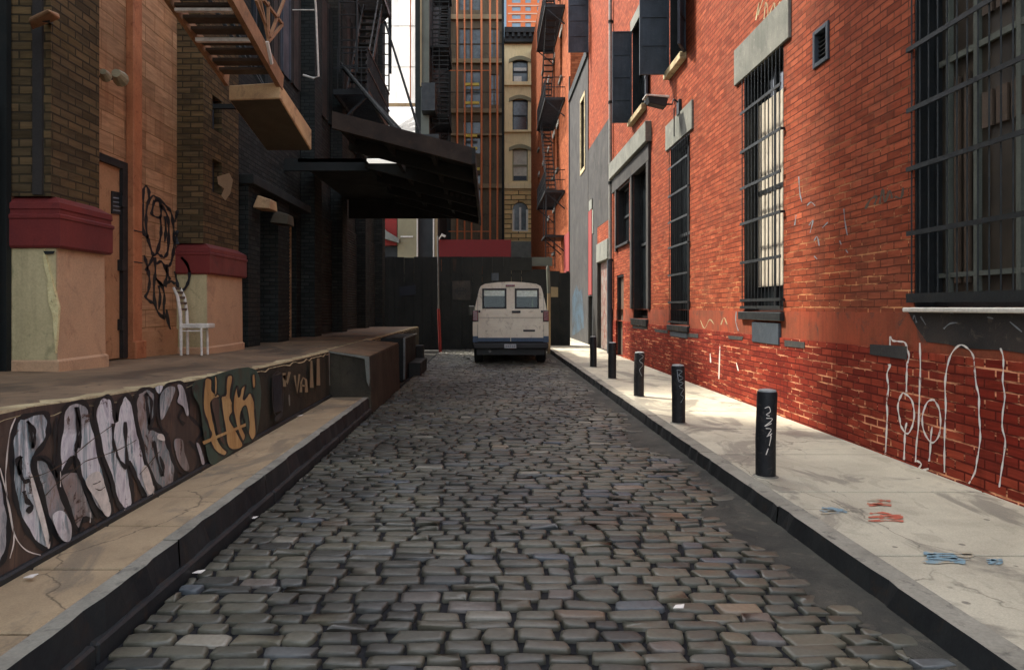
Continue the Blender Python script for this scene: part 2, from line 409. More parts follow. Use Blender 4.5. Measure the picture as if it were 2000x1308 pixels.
# cobblestones: tone attribute per stone
m, nt, b = newmat('cobble')
at = nd(nt, 'ShaderNodeAttribute', attribute_name='tone')
v = coords(nt)
base = ramp(nt, at.outputs['Fac'], [(0.0, lin((60,60,54))), (.3, lin((98,95,80))), (.5, lin((82,81,70))), (.7, lin((108,102,84))), (.85, lin((78,85,90))), (.97, lin((128,110,88))), (1.0, lin((140,134,118)))])
big = noise(nt, v, .55, 6, .6, .5)
base = mixc(nt, ramp(nt, big, [(.44, 0.0), (.58, .72)]), base, lin((50,48,43)))
g = noise(nt, v, 38, 5, .7)
base = mixc(nt, .4, base, ramp(nt, g, [(.3, .3), (.7, .75)]), 'OVERLAY')
nt.links.new(base, b.inputs['Base Color'])
nt.links.new(ramp(nt, noise(nt, v, 5, 5, .6), [(.35, .30), (.7, .62)]), b.inputs['Roughness'])
p_ = bump(nt, b, g, .3, .004); bump(nt, b, noise(nt, v, 9, 3, .5), .25, .02, p_)

# ------------------------------------------------------------------ world, sun, camera
SUN = Vector((-.6, .5, 1.0)).normalized()          # towards the sun
sc = bpy.context.scene
w = bpy.data.worlds.new('World'); sc.world = w; w.use_nodes = True
wn = w.node_tree; bg = wn.nodes['Background']
sky = wn.nodes.new('ShaderNodeTexSky'); sky.sky_type = 'NISHITA'; sky.sun_disc = False
sky.sun_elevation = math.asin(SUN.z); sky.sun_rotation = math.atan2(SUN.x, SUN.y)
sky.air_density = 1.0; sky.dust_density = 3.0; sky.ozone_density = .6
hs = wn.nodes.new('ShaderNodeHueSaturation'); hs.inputs['Saturation'].default_value = .45; hs.inputs['Value'].default_value = 1.0
wn.links.new(sky.outputs[0], hs.inputs['Color']); wn.links.new(hs.outputs[0], bg.inputs['Color']); bg.inputs['Strength'].default_value = SKY
sl = bpy.data.lights.new('sun', 'SUN'); sl.energy = SUNE; sl.angle = math.radians(3.0); sl.color = (1, .93, .82)
so = bpy.data.objects.new('sun', sl); C.objects.link(so); so.rotation_euler = (-SUN).to_track_quat('-Z', 'Y').to_euler()
cd = bpy.data.cameras.new('camera'); cam = bpy.data.objects.new('camera', cd); C.objects.link(cam); sc.camera = cam
cam.location = (0, 0, EYE); cam.rotation_euler = (math.radians(90), 0, 0)
cd.sensor_width = 36; cd.lens = 24; cd.shift_x = 45/2000; cd.shift_y = -54/2000; cd.clip_start = .05; cd.clip_end = 3000
sc.view_settings.view_transform = 'Standard'; sc.view_settings.look = 'None'; sc.view_settings.exposure = EXPO
sc.cycles.max_bounces = 8; sc.cycles.diffuse_bounces = 5; sc.cycles.use_denoising = True; sc.cycles.sample_clamp_indirect = 6

# ------------------------------------------------------------------ ground
mb = MB(); mb.box(-400, 500, -120, 700, -.6, -.06); build('ground', mb, 'asphalt', kind='structure')
mb = MB(); mb.box(-1.72, 2.0, -2, 30, -.05, -.022); build('road_bed', mb, 'road_bed', kind='structure')

def cobbles():
    mb = MB(); mb.tone = []
    y = 1.6; row = 0
    rr = random.Random(5)
    while y < 24.4:
        dep = rr.uniform(.085, .125); gap = .019
        xl = -1.66 if y < 9.7 else -1.66
        wob = .05*math.sin(y*1.3)
        xr = 1.70 + .12*math.sin(y*1.9+2.6) + .06*math.sin(y*4.7+1)
        x = xl - rr.uniform(0, .15)
        while x < xr:
            wd = rr.uniform(.13, .27)
            x1 = min(x+wd, 1.96)
            if x1 - x > .06 and x1 > xl+.04:
                x0 = max(x, xl); cx, cy = (x0+x1)/2, y+dep/2
                hx, hy = (x1-x0)/2-gap*.5*rr.uniform(.7, 1.5), dep/2-gap*.5*rr.uniform(.7, 1.5)
                tz = rr.uniform(-.007, .006); tx, ty = rr.uniform(-.03, .03), rr.uniform(-.03, .03)
                sk = rr.uniform(-.18, .18)
                out = []
                c = min(hx, hy)*rr.uniform(.12, .42)
                for (px, py) in ((-hx+c,-hy),(hx-c,-hy),(hx,-hy+c),(hx,hy-c),(hx-c,hy),(-hx+c,hy),(-hx,hy-c),(-hx,-hy+c)):
                    out.append((px+rr.uniform(-.010, .010)+sk*py, py+rr.uniform(-.009, .009)))
                n = len(mb.v); t = min(1, max(0, rr.gauss(.48, .24)))
                arc = .03*math.sin(cx*1.7+y*.25) + wob*cx*.25
                for (s_, z_) in ((1.02, -.03), (1.0, -.005), (.965, .0), (.8, .0015)):
                    for (px, py) in out:
                        mb.v.append((cx+px*s_, cy+py*s_+arc, z_+tz+tx*px*s_+ty*py*s_)); mb.tone.append(t)
                mb.v.append((cx, cy+arc, .002+tz)); mb.tone.append(t)
                for r_ in range(3):
                    for k in range(8):
                        j = (k+1) % 8; a = n+r_*8; mb.f.append((a+k, a+j, a+8+j, a+8+k))
                for k in range(8): mb.f.append((n+24+k, n+24+(k+1) % 8, n+32))
            x = x1 + rr.uniform(0, .006)
        y += dep + rr.uniform(.0, .006); row += 1
    o = build('road', mb, 'cobble', kind='structure', smooth='all')
cobbles()
# worn tarry gutter along the right kerb, ragged towards the stones
mb = MB(); rr = random.Random(3); pts = []
y = 1.6
while y < 24.4:
    pts.append((1.68 + .12*math.sin(y*1.9+2.6) + .06*math.sin(y*4.7+1) + rr.uniform(-.05, .07), y)); y += .09
for i in range(len(pts)-1):
    (a, ya), (b_, yb) = pts[i], pts[i+1]
    mb.poly([(a, ya, -.004), (1.985, ya, .012), (1.985, yb, .012), (b_, yb, -.004)])
    mb.poly([(a, ya, -.03), (a, ya, -.004), (b_, yb, -.004), (b_, yb, -.03)])
build('road_gutter', mb, 'asphalt', kind='structure', smooth='all')

# right pavement: slabs with open joints
def slabs(name, mat, x0, x1, ys, z, kind='structure', gap=.02):
    mb = MB()
    for a, b_ in zip(ys[:-1], ys[1:]): mb.box(x0, x1, a+gap/2, b_-gap/2, z-.09, z)
    return build(name, mb, mat, kind=kind, bevel=.006)
ys = [1.2, 2.5, 3.77, 5.07, 6.36, 7.7, 9.0, 10.4, 11.8, 13.2, 14.6, 16, 17.4, 18.8, 20.2, 21.6, 23, 24.4, 26, 28, 31]
pav = slabs('pavement', 'walk_right', 2.13, 3.72, ys, .13)
mb = MB(); mb.box(2.12, 3.75, 0, 31, -.05, .105); build('pavement_bed', mb, 'joint_dirt', kind='structure')
def on_pave(x, y): return onZ(x, y, .1345)
for pts, mt in (([(1690,981),(1712,975),(1745,979),(1742,986),(1715,986),(1690,987)], 'spray_red'),
                ([(1695,1003),(1712,1008),(1722,1000),(1735,1000),(1765,1012),(1760,1017),(1730,1014),(1697,1015)], 'spray_red'),
                ([(1598,992),(1640,990),(1660,993),(1625,1003),(1605,998)], 'spray_blue'),
                ([(1800,1078),(1835,1082),(1905,1081),(1908,1087),(1858,1088),(1862,1097),(1850,1098),(1832,1088)], 'spray_blue'),
                ([(1925,1090),(1955,1096),(1962,1100),(1930,1099)], 'spray_blue')):
    xs_, ys_ = [p[0] for p in pts], [p[1] for p in pts]; x0_, x1_, y0_, y1_ = min(xs_), max(xs_), min(ys_), max(ys_)
    mb = MB(); n_ = 5
    for k in range(n_):
        yy_ = y0_+(y1_-y0_)*(k+.5)/n_; a_ = x0_+(x1_-x0_)*R.uniform(0, .35)*(1 if k % 2 else .4); b__ = x1_-(x1_-x0_)*R.uniform(0, .4)*(.4 if k % 2 else 1)
        ribbon(mb, [(a_, yy_+R.uniform(-1, 1)), ((a_+b__)/2, yy_+R.uniform(-1.5, 1.5)), (b__, yy_+R.uniform(-1, 1.5))], (y1_-y0_)/n_*R.uniform(.7, 1.25), on_pave, 5, vary=.6)
    o = build('spray_mark', mb, mt, pav)
# kerbs
def kerb(name, xs, xe, z, y0, y1, stone, steel, segl, seed):  # the steel argument is just the darker material of the street face
    rr = random.Random(seed); mb = MB(); mf = MB(); y = y0
    sgn = 1 if xe > xs else -1
    while y < y1:
        e = min(y+segl*rr.uniform(.85, 1.15), y1)
        n = max(2, int((e-y-.01)/.12)); dz = rr.uniform(-.006, .006); dx = rr.uniform(-.006, .006)
        for i in range(n):
            a = y+.004+(e-y-.008)*i/n; b_ = y+.004+(e-y-.008)*(i+1)/n
            if i == 0: ca = rr.uniform(0, .012)
            cb = rr.uniform(0, .012) if rr.random() > .12 else rr.uniform(.02, .035)
            xa, xb = xs+sgn*(ca+dx), xs+sgn*(cb+dx); za, zb = z+dz-ca*.4, z+dz-cb*.4
            mb.poly([(xa,a,za),(xb,b_,zb),(xe,b_,z+dz),(xe,a,z+dz)] if sgn < 0 else [(xa,a,za),(xe,a,z+dz),(xe,b_,z+dz),(xb,b_,zb)])
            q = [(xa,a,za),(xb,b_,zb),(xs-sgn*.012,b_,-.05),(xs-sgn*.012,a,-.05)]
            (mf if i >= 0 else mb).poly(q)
            ca = cb
        for yy in (y+.004, e-.004): mb.poly([(xs+sgn*.01,yy,-.05),(xe,yy,-.05),(xe,yy,z+dz),(xs+sgn*.01,yy,z+dz)])
        y = e
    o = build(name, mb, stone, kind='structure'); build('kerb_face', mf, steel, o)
    return o
kerb('kerb', 1.985, 2.125, .135, .8, 24.4, 'kerb_stone', 'kerb_dark', 1.9, 4)
kerb('kerb', -1.70, -1.79, .228, .8, 9.7, 'kerb_stone', 'kerb_dark', 1.5, 9)
mb = MB()
for a, b_ in ((.8, 2.9), (2.91, 5.3), (5.31, 7.6), (7.61, 9.7)): mb.box(-1.72, -1.665, a, b_, -.05, .07)
build('kerb_step', mb, 'kerb_dark', kind='structure', bevel=.012)
ysl = [.6, 1.3, 2.0, 2.67, 3.33, 3.99, 4.6, 5.28, 5.95, 6.9, 7.85, 8.8, 9.7]
slabs('pavement', 'walk_left', -2.27, -1.792, ysl, .225)
mb = MB(); mb.box(-2.27, -1.79, .6, 9.7, -.05, .2); build('pavement_bed', mb, 'joint_dirt', kind='structure')

# ------------------------------------------------------------------ bollards
boll = [((1503,934), 'nearest and tallest-looking black steel bollard, white symbols scrawled down it', 1.0,
         [[(1493,797),(1500,794),(1503,803),(1496,809),(1502,812)],[(1496,816),(1508,818),(1494,832),(1506,826)],[(1496,836),(1506,838),(1500,850),(1508,846)],[(1498,852),(1506,850),(1503,870)],[(1501,875),(1497,888)]]),
        ((1329,828), 'black steel bollard second from the camera, capital B scribble under its cap', .98,
         [[(1324,722),(1326,742)],[(1324,722),(1334,725),(1327,732),(1336,738),(1326,744),(1336,748),(1327,754)],[(1328,756),(1336,760),(1330,770),(1336,775),(1330,786)]]),
        ((1250,775), 'middle black steel bollard with faint grey loops drawn on it', .97,
         [[(1247,690),(1256,696),(1248,704),(1256,712),(1249,722),(1254,734)]]),
        ((1197,740), 'plain black steel bollard in front of the foot of the drainpipe', .99, []),
        ((1160,717), 'farthest black steel bollard, beside the dark hoarding, no scribble', 1.0, [])]
for i, ((px, py), label, hs, marks) in enumerate(boll):
    p = onZ(px, py, .13); r = .078; h = .69*hs
    lean = (R.uniform(-.02, .02), R.uniform(-.015, .015))
    t = thing('bollard', label, 'bollard', (p.x, p.y+r, .13), 'black bollards along the right kerb')
    base = t.location
    mb = MB(); mb.tube([base+Vector((0,0,-.02)), base+Vector((0,0,.3)), base+Vector((lean[0],lean[1],h-.012)), base+Vector((lean[0],lean[1],h))], [r, r, r, r*.95], 24)
    build('post', mb, 'bollard_paint', t, smooth=True)
    top = base+Vector((lean[0], lean[1], h))
    mb = MB(); mb.tube([top, top+Vector((0,0,.012)), top+Vector((0,0,.018))], [r*.9, r*.86, r*.5], 24); build('cap', mb, 'bollard_cap', t, smooth=True)
    mb = MB()
    ring = [(r*1.02*math.cos(a), r*1.02*math.sin(a)) for a in [k*math.pi/16 for k in range(32)]]
    mb.tube([base+Vector((0,0,-.004)), base+Vector((0,0,.010))], [r*1.35, r*1.12], 24); build('collar', mb, 'kerb_stone', t, smooth=True)
    if marks:
        mb = MB()
        def oncyl(x, y, base=base, r=r, lean=lean, h=h):
            q = P(x, y, base.y-r); dx = max(-.9*r, min(.9*r, q.x-base.x-.003)); f = max(0, (q.z-base.z-.3)/(h-.312)); return Vector((base.x+dx+lean[0]*f, base.y+lean[1]*f-math.sqrt((r+.003)**2-dx*dx), q.z))
        for s_ in marks: ribbon(mb, s_, 1.5 if i == 0 else 1.2, oncyl, 5)
        build('scribble', mb, 'spray_white' if i == 0 else 'marker_grey', t)
# ------------------------------------------------------------------ red brick building (right)
XR = 3.7
def dr(px): return XR*F/(px-CX)
rb = thing('red_brick_building', 'long orange-red brick building with barred windows lining the right side of the alley', 'building', (XR, 3, 0))
w4 = (3.95, 5.94, 1.50, 4.9); w3 = (8.58, 9.90, 1.44, 4.80); w2 = (12.58, 13.9, 1.15, 4.72)
wb = (15.85, 17.45, 1.22, 4.92); wa = (18.0, 19.6, 3.25, 4.85); dA = (18.75, 19.75, .13, 2.42)
u1 = (16.1, 17.6, 6.3, 8.6); u2 = (12.85, 13.95, 6.3, 8.6); HN = 7.6
vent = (7.42, 7.77, 4.2, 4.62)
HB = 13.0
mb = MB(); wallX(mb, XR, .2, 12.2, 1.45, HN, [w4, (w3[0],w3[1],1.4501,w3[3]), vent], .24)
wallX(mb, XR, 12.2, 20.5, 1.45, HB, [tuple((a, b_, max(c, 1.4501) if c < 1.45 else c, d)) for (a, b_, c, d) in (w2, wb, wa, u1, u2)] + [(dA[0], dA[1], 1.4501, dA[3])], .24)
wallX(mb, XR, 20.5, 25.3, 7.3, HB, [], .2)
mb.poly([(XR,12.2,HB),(12,12.2,HB),(12,25.3,HB),(XR,25.3,HB)]); mb.poly([(XR,.2,HN),(12,.2,HN),(12,12.2,HN),(XR,12.2,HN)]); mb.poly([(XR,12.2,HN),(12,12.2,HN),(12,12.2,HB),(XR,12.2,HB)]); mb.poly([(XR,.2,0),(12,.2,0),(12,.2,HN),(XR,.2,HN)]); mb.poly([(XR,25.3,0),(XR,25.3,HB),(12,25.3,HB),(12,25.3,0)])
mb.poly([(12,.2,0),(12,25.3,0),(12,25.3,HB),(12,12.2,HB),(12,12.2,HN),(12,.2,HN)])
build('wall', mb, 'red_brick', rb)
mb = MB(); wallX(mb, XR-.012, .2, 20.5, 1.12, 1.45, [(dA[0], dA[1], 1.1201, 1.4499), (w3[0],w3[1],1.4402,1.4499), (w2[0],w2[1],1.1502,1.4499), (wb[0], wb[1], 1.2202, 1.4499)], .25)
mb.poly([(XR-.012,.2,1.45),(XR-.012,20.5,1.45),(XR+.02,20.5,1.45),(XR+.02,.2,1.45)])
build('painted_band', mb, 'band_plaster', rb)
mb = MB(); wallX(mb, XR-.03, .2, 20.5, 0, 1.12, [(dA[0], dA[1], .13, 1.1199)], .26)
mb.poly([(XR-.03,.2,1.12),(XR-.03,20.5,1.12),(XR,20.5,1.12),(XR,.2,1.12)])
build('base_course', mb, 'deep_red_brick', rb)
# blackened patch under the nearest window
mb = MB()
for (x, y) in [(0,0)]:
    pts = [(1772,605),(1800,603),(1900,603),(2000,603),(2060,603),(2060,700),(2000,690),(1960,684),(1880,680),(1850,672),(1810,668),(1790,640)]
mb.poly([onX(x, y, XR-.0165) for x, y in pts]); build('tar_stain', mb, 'black_tar', rb)
# grey putty patches on the band/base joint
for pts in ([(1533,664),(1572,668),(1572,680),(1533,676)], [(1700,672),(1772,676),(1772,702),(1742,698),(1700,692)], [(1422,655),(1452,657),(1450,664),(1424,662)], [(1340,650),(1364,652),(1364,660),(1340,658)], [(1236,636),(1264,637),(1264,643),(1236,641)], [(1278,642),(1304,645),(1304,651),(1280,648)]):
    mb = MB(); mb.prism([onX(x, y, XR-.031) for x, y in pts], (-.006, 0, 0)); build('mortar_patch', mb, 'grey_stucco', rb)
# lintels
def lintel(y0, y1, z0, z1, x=.035):
    mb = MB(); mb.box(XR-x, XR+.1, y0, y1, z0, z1); return build('lintel', mb, 'lintel_stone', rb, bevel=.008)
lintel(8.36, 10.22, 4.80, 5.34); lintel(12.35, 14.2, 4.73, 5.26); lintel(3.5, 6.3, 4.9, 5.45)
mb = MB(); mb.box(XR-.14, XR+.1, 15.55, 20.3, 5.28, 5.75); build('lintel', mb, 'lintel_stone', rb, bevel=.012)
mb = MB(); mb.box(XR-.06, XR+.1, 15.6, 20.25, 4.86, 5.278); build('lintel', mb, 'grey_stucco', rb, bevel=.008)
for (a, b_) in ((15.62, 15.84), (17.46, 17.66), (19.62, 19.8)):
    mb = MB(); mb.box(XR-.06, XR+.1, a, b_, 1.46 if b_ < 19 else 3.1, 4.858); build('jamb', mb, 'grey_stucco', rb, bevel=.006)
def window(W, grille=True, blind=False, zs=(1.6,2.14,2.7,3.21,3.74,4.3), pitch=.115, sill='black_iron', mull=True, sz=.1, paneM='pane_dark', frameM='black_iron'):
    a, b_, c, d = W; X0 = XR+.16
    fr = MB(); t = .07
    fr.box(X0, X0+.09, a, a+t, c, d); fr.box(X0, X0+.09, b_-t, b_, c, d); fr.box(X0, X0+.09, a+t, b_-t, c, c+t); fr.box(X0, X0+.09, a+t, b_-t, d-t, d)
    if mull:
        fr.box(X0+.004, X0+.086, (a+b_)/2-.025, (a+b_)/2+.025, c+t, d-t)
        fr.box(X0+.002, X0+.088, a+t, b_-t, (c+d)/2-.03, (c+d)/2+.03)
    # dark lining of the reveal
    fr.box(XR+.006, X0, b_-.02, b_-.002, c+.002, d-.002); fr.box(XR+.006, X0, a+.002, a+.02, c+.002, d-.002)
    fr.box(XR+.006, X0, a+.02, b_-.02, d-.02, d-.002)
    wn_ = build('window', fr, frameM, rb)
    mb = MB(); mb.box(X0+.04, X0+.055, a+.02, b_-.02, c+.02, d-.02); build('pane', mb, paneM, wn_)
    if blind:
        mb = MB(); n = 14
        for k in range(n):
            y0 = a+.10+(b_-a-.2)*k/n; y1 = a+.10+(b_-a-.2)*(k+1)/n
            xo = X0+.008+.012*(k % 2); xp = X0+.008+.012*((k+1) % 2)
            mb.poly([(xo,y0,c+.35),(xo,y0,4.38),(xp,y1,4.38),(xp,y1,c+.35)])
        mb.box(X0+.022, X0+.03, a+.1, b_-.1, c+.35, 4.38)
        build('blind', mb, 'blind', wn_)
    if grille:
        g = MB(); n = int(round((b_-a)/pitch)); x = XR-.035
        for k in range(n+1):
            y = a+.02+(b_-a-.04)*k/n; j = R.uniform(-.004, .004)
            g.tube([(x, y, c+.04), (x+j, y+j, (c+d)/2), (x, y, d-.02)], .0065, 6)
        for z in zs:
            if c < z < d: g.beam((x-.012, a-.03, z), (x-.012, b_+.03, z), .012, .04)
        g.beam((x-.012, a-.03, c+.06), (x-.012, b_+.03, c+.06), .012, .04)
        for z in zs[::2]:
            if c < z < d:
                for y in (a-.03, b_+.03): g.beam((x-.012, y, z), (XR+.02, y, z), .03, .03)
        build('security_grille', g, 'black_iron', wn_)
    if sill:
        mb = MB(); mb.box(XR-.07, XR+.24, a-.06, b_+.06, c-.012-sz, c-.012+.01); build('sill', mb, sill, wn_, bevel=.008)
    return wn_
w4o = window(w4, sill='white_metal', sz=.03, paneM='pane_room', mull=False)
mb = MB()
for y in (4.45, 4.98, 5.42, 5.75): mb.box(XR+.161, XR+.2, y-.022, y+.022, 1.6, 4.8)
mb.box(XR+.165, XR+.195, 4.0, 5.9, 3.55, 3.60); mb.box(XR+.165, XR+.195, 4.0, 5.9, 1.75, 1.79)
build('glazing_bars', mb, 'grey_green', w4o)
mb = MB()
for y0_, y1_ in ((5.50,5.56),(5.62,5.68)): mb.box(XR+.17, XR+.19, y0_, y1_, 1.7, 3.4)
for k in range(9): mb.box(XR+.17, XR+.19, 4.05+.15*k, 4.16+.15*k, 2.9, 3.18); mb.box(XR+.17, XR+.19, 4.05+.15*k, 4.16+.15*k, 3.78, 4.2)
build('shelving', mb, 'brown_iron', w4o)['kind'] = 'stuff'
lab(w4o, 'largest barred window nearest the camera, running out of the frame')
lab(window(w3, blind=True, sz=.10), 'barred window with a pale blind behind the bars')
lab(window(w2, pitch=.15), 'dark barred window below the grey lintel with the floodlight')
lab(window(wb, grille=False, paneM='pane_dark', sz=.15), 'tall dark window under the wide grey lintel')
lab(window(wa, grille=False, sz=.06), 'short dark window above the low door')
mb = MB(); mb.box(XR-.045, XR+.1, 8.62, 9.5, 1.02, 1.30); build('sill_box', mb, 'slate_iron', rb, bevel=.01)
mb = MB(); mb.box(XR-.045, XR+.1, 12.62, 13.8, .92, 1.03); build('sill_box', mb, 'slate_iron', rb, bevel=.01)
# pipes and shelf seen behind the nearest bars
# low door
mb = MB(); mb.box(XR+.1, XR+.16, dA[0]+.06, dA[1]-.06, .135, dA[3]-.06); dd = build('door', mb, 'brown_iron', rb, bevel=.005)
mb = MB(); mb.box(XR+.02, XR+.18, dA[0], dA[0]+.06, .135, dA[3]); mb.box(XR+.02, XR+.18, dA[1]-.06, dA[1], .135, dA[3]); mb.box(XR+.02, XR+.18, dA[0]+.06, dA[1]-.06, dA[3]-.06, dA[3]); build('frame', mb, 'black_iron', dd)
mb = MB(); mb.tube([(XR+.1,18.95,1.1),(XR+.03,18.95,1.1),(XR+.03,19.07,1.1)], .012, 6); build('handle', mb, 'hub_grey', dd)
# vent
a, b_, c, d = vent
mb = MB(); t = .05
mb.box(XR-.02, XR+.1, a, a+t, c, d); mb.box(XR-.02, XR+.1, b_-t, b_, c, d); mb.box(XR-.02, XR+.1, a+t, b_-t, c, c+t); mb.box(XR-.02, XR+.1, a+t, b_-t, d-t, d)
vv = build('vent', mb, 'slate_iron', rb, bevel=.004)
mb = MB()
for k in range(6): z = c+t+.02+k*.05; mb.hexa([(XR+.02,a+t,z),(XR+.035,a+t,z-.012),(XR+.035,b_-t,z-.012),(XR+.02,b_-t,z),(XR+.06,a+t,z+.04),(XR+.07,a+t,z+.03),(XR+.07,b_-t,z+.03),(XR+.06,b_-t,z+.04)])
build('louvre', mb, 'dark_steel', vv)
# upper windows with iron shutters
def shutter_leaf(y, w, z0, z1, ang, name='shutter'):
    """leaf hinged on the wall at y, standing out into the alley by ang degrees"""
    mb = MB(); ca, sa = math.cos(math.radians(ang)), math.sin(math.radians(ang)); th = .03
    def Q(u, z, n): return Vector((XR - .02 - u*sa - n*ca, y + u*ca - n*sa, z))
    def bx(u0, u1, z0_, z1_, n0, n1): mb.hexa([Q(u0,z0_,n0),Q(u1,z0_,n0),Q(u1,z0_,n1),Q(u0,z0_,n1),Q(u0,z1_,n0),Q(u1,z1_,n0),Q(u1,z1_,n1),Q(u0,z1_,n1)])
    bx(0, w, z0, z1, 0, .012)
    for n0, n1 in ((.0125, .03), (-.018, -.0005)):
        for u in (0, w-.05): bx(u, u+.05, z0, z1, n0, n1)
        k = 0; z = z0
        while z < z1:
            bx(.0505, w-.0505, z, min(z+.045, z1), n0, n1); z += .58
    return build(name, mb, 'slate_iron', rb)
def upper(W, leafw, near_ang=100, far_ang=88, dz=0):
    a, b_, c, d = W
    wn_ = window(W, grille=False, sill=None, paneM='pane_dark')
    mb = MB(); mb.box(XR-.12, XR+.2, a-.05, b_+.08, c-.14, c); build('sill', mb, 'dock_lip', wn_, bevel=.01)
    shutter_leaf(b_, leafw, c-.05+dz, d, far_ang)
    shutter_leaf(a, leafw*.85, c-.02, d, near_ang)
    mb = MB(); mb.box(XR-.03, XR+.1, a-.15, b_+.15, d, d+.3); build('lintel', mb, 'lintel_stone', rb)
upper(u1, .50, 172); upper(u2, .60, 152)
shutter_leaf(25.2, .75, 10.9, 13.0, 88)
# stucco front at the far end
mb = MB(); wallX(mb, XR-.02, 20.5, 25.3, 0, 7.3, [(21.0, 23.2, .13, 4.2), (24.2, 25.25, .13, 1.9)], .25)
mb.poly([(XR-.02,20.5,7.3),(XR-.02,25.3,7.3),(XR,25.3,7.3),(XR,20.5,7.3)]); mb.poly([(XR-.02,20.5,0),(XR-.02,20.5,7.3),(XR,20.5,7.3),(XR,20.5,0)])
build('stucco_front', mb, 'grey_stucco', rb)
mb = MB(); mb.box(XR+.1, XR+.18, 21.0, 23.2, .13, 3.0); dd = build('door', mb, 'peeling_paint', rb); lab(dd, 'door with peeling white and red paint')
mb = MB(); mb.box(XR-.06, XR+.18, 21.0, 23.2, 3.0, 3.62); build('lintel', mb, 'lintel_stone', rb, bevel=.01)
mb = MB(); mb.box(XR-.022, XR+.17, 21.02, 23.18, 3.62, 4.19); build('brick_patch', mb, 'red_brick', rb)
mb = MB(); mb.box(XR+.1, XR+.18, 24.2, 25.25, .13, 1.9); dd = build('door', mb, 'black_iron', rb); lab(dd, 'small black door beside the grey building')
mb = MB(); mb.box(XR-.05, XR, 24.3, 25.1, 1.95, 5.0); build('red_panel', mb, 'bright_red', rb)
mb = MB(); mb.box(XR-.06, XR-.01, 24.2, 24.9, 5.0, 5.35); build('white_panel', mb, 'lintel_stone', rb)
mb = MB(); mb.box(XR-.045, XR-.01, 23.95, 24.22, 4.1, 4.95); build('white_panel', mb, 'lintel_stone', rb)
# cornice on the roof line
mb = MB(); mb.box(XR-.25, XR+.1, 12.2, 25.3, HB+.003, HB+.35); build('cornice', mb, 'cornice_dark', rb)
# graffiti on the brick
def gl(strokes, w, fn, mat):
    for s_ in strokes: mb = MB(); ribbon(mb, s_, w, fn, 5, vary=.4); build('graffiti_line', mb, mat, rb)
def onw(X): return lambda x, y: onX(x, y, X)
def C5(pts): return [(1500+x/3.442, 620+y/3.442) for x, y in pts]
mb = MB()
for s_ in ([(790,920),(795,800),(802,650),(798,560),(810,470),(800,380),(822,320),(808,320)], [(818,240),(820,180),(822,130),(840,155),(880,160),(920,168),(935,210),(948,260),(935,320),(932,400),(930,500)],
           [(905,505),(885,545),(873,600),(885,680),(895,730),(925,775),(950,770),(975,710),(983,640),(968,560),(935,520),(905,505)], [(932,705),(922,760),(918,850),(914,955)],
           [(1020,170),(1024,330),(1018,520),(1012,720),(998,850),(992,970)], [(1108,550),(1070,570),(1040,650),(1040,730),(1065,800),(1105,840),(1145,800),(1160,720),(1152,620),(1125,565),(1108,550)], [(1103,735),(1095,800),(1090,900),(1083,965)],
           [(1186,1040),(1186,900),(1188,760),(1195,600),(1190,450),(1205,330),(1235,240),(1290,185),(1340,205),(1380,260),(1390,360),(1400,450),(1418,530),(1418,640),(1425,740),(1425,830),(1405,960),(1390,1040),(1350,1115)],
           [(1562,205),(1580,260),(1582,340),(1578,430),(1592,530),(1578,640),(1575,740),(1595,830),(1580,960),(1565,1060),(1555,1140)],
           [(1000,960),(1030,985),(1005,1030),(1080,1015)]):
    mb = MB(); ribbon(mb, C5(s_), 3.0, onw(XR-.0335), 6, vary=.35); lab(build('graffiti_line', mb, 'wall_spray', rb), 'white looping spray line on the dark red base')
gl(([(1368,625),(1376,641),(1386,624),(1395,634)], [(1408,634),(1414,620),(1420,634)]), 1.6, onw(XR-.014), 'dock_lip')
gl(([(1438,608),(1437,628),(1442,646)],), 1.6, onw(XR-.014), 'marker_grey')
gl(([(1406,676),(1404,740)], [(1387,690),(1388,708)], [(1438,708),(1442,724)]), 1.8, onw(XR-.0335), 'wall_spray')
gl(([(1560,345),(1562,375),(1566,395)], [(1576,402),(1584,395),(1592,402)], [(1580,440),(1588,430),(1582,455)], [(1606,445),(1617,434)], [(1648,408),(1650,430),(1655,460)], [(1590,470),(1596,462),(1600,480)], [(1555,420),(1552,440)], [(1640,470),(1643,478)], [(1652,488),(1656,494)], [(1590,500),(1596,506)]), 1.8, onw(XR-.0025), 'marker_grey')
gl(([(1476,40),(1483,5),(1480,30),(1490,0)], [(1492,38),(1496,5),(1500,28),(1494,40)], [(1503,28),(1512,6),(1514,18),(1524,4)]), 2, onw(XR-.0025), 'dock_lip')
gl(([(1690,408),(1700,390),(1712,384),(1708,400)], [(1718,398),(1724,370),(1728,395),(1738,372),(1742,388)], [(1748,384),(1760,386),(1764,366)]), 4, onw(XR-.0025), 'brown_iron')
gl(([(1783,624),(1786,616),(1790,630)], [(1798,618),(1808,634)], [(1843,642),(1855,632),(1870,630)], [(1855,610),(1862,612)], [(1928,619),(1940,622)], [(1972,628),(1996,648)]), 2.4, onw(XR-.0185), 'marker_grey')

# drainpipe
t = thing('drainpipe', 'tall dark drainpipe where the brick meets the grey stucco', 'pipe', (XR-.09, 20.35, .13))
mb = MB(); mb.tube([(XR-.1,20.35,.13),(XR-.1,20.35,2.9)], .085, 12); build('pipe', mb, 'slate_iron', t, smooth=True)
mb = MB(); mb.tube([(XR-.08,20.35,2.9),(XR-.08,20.35,12.9)], .05, 10); build('pipe', mb, 'window_frame', t, smooth=True)
for z in (2.9, 5.2, 7.6, 10): mb = MB(); mb.tube([(XR-.08,20.35,z-.04),(XR-.08,20.35,z+.04)], .07, 10); mb.box(XR-.06, XR+.01, 20.3, 20.4, z-.02, z+.02); build('bracket', mb, 'dark_steel', t)
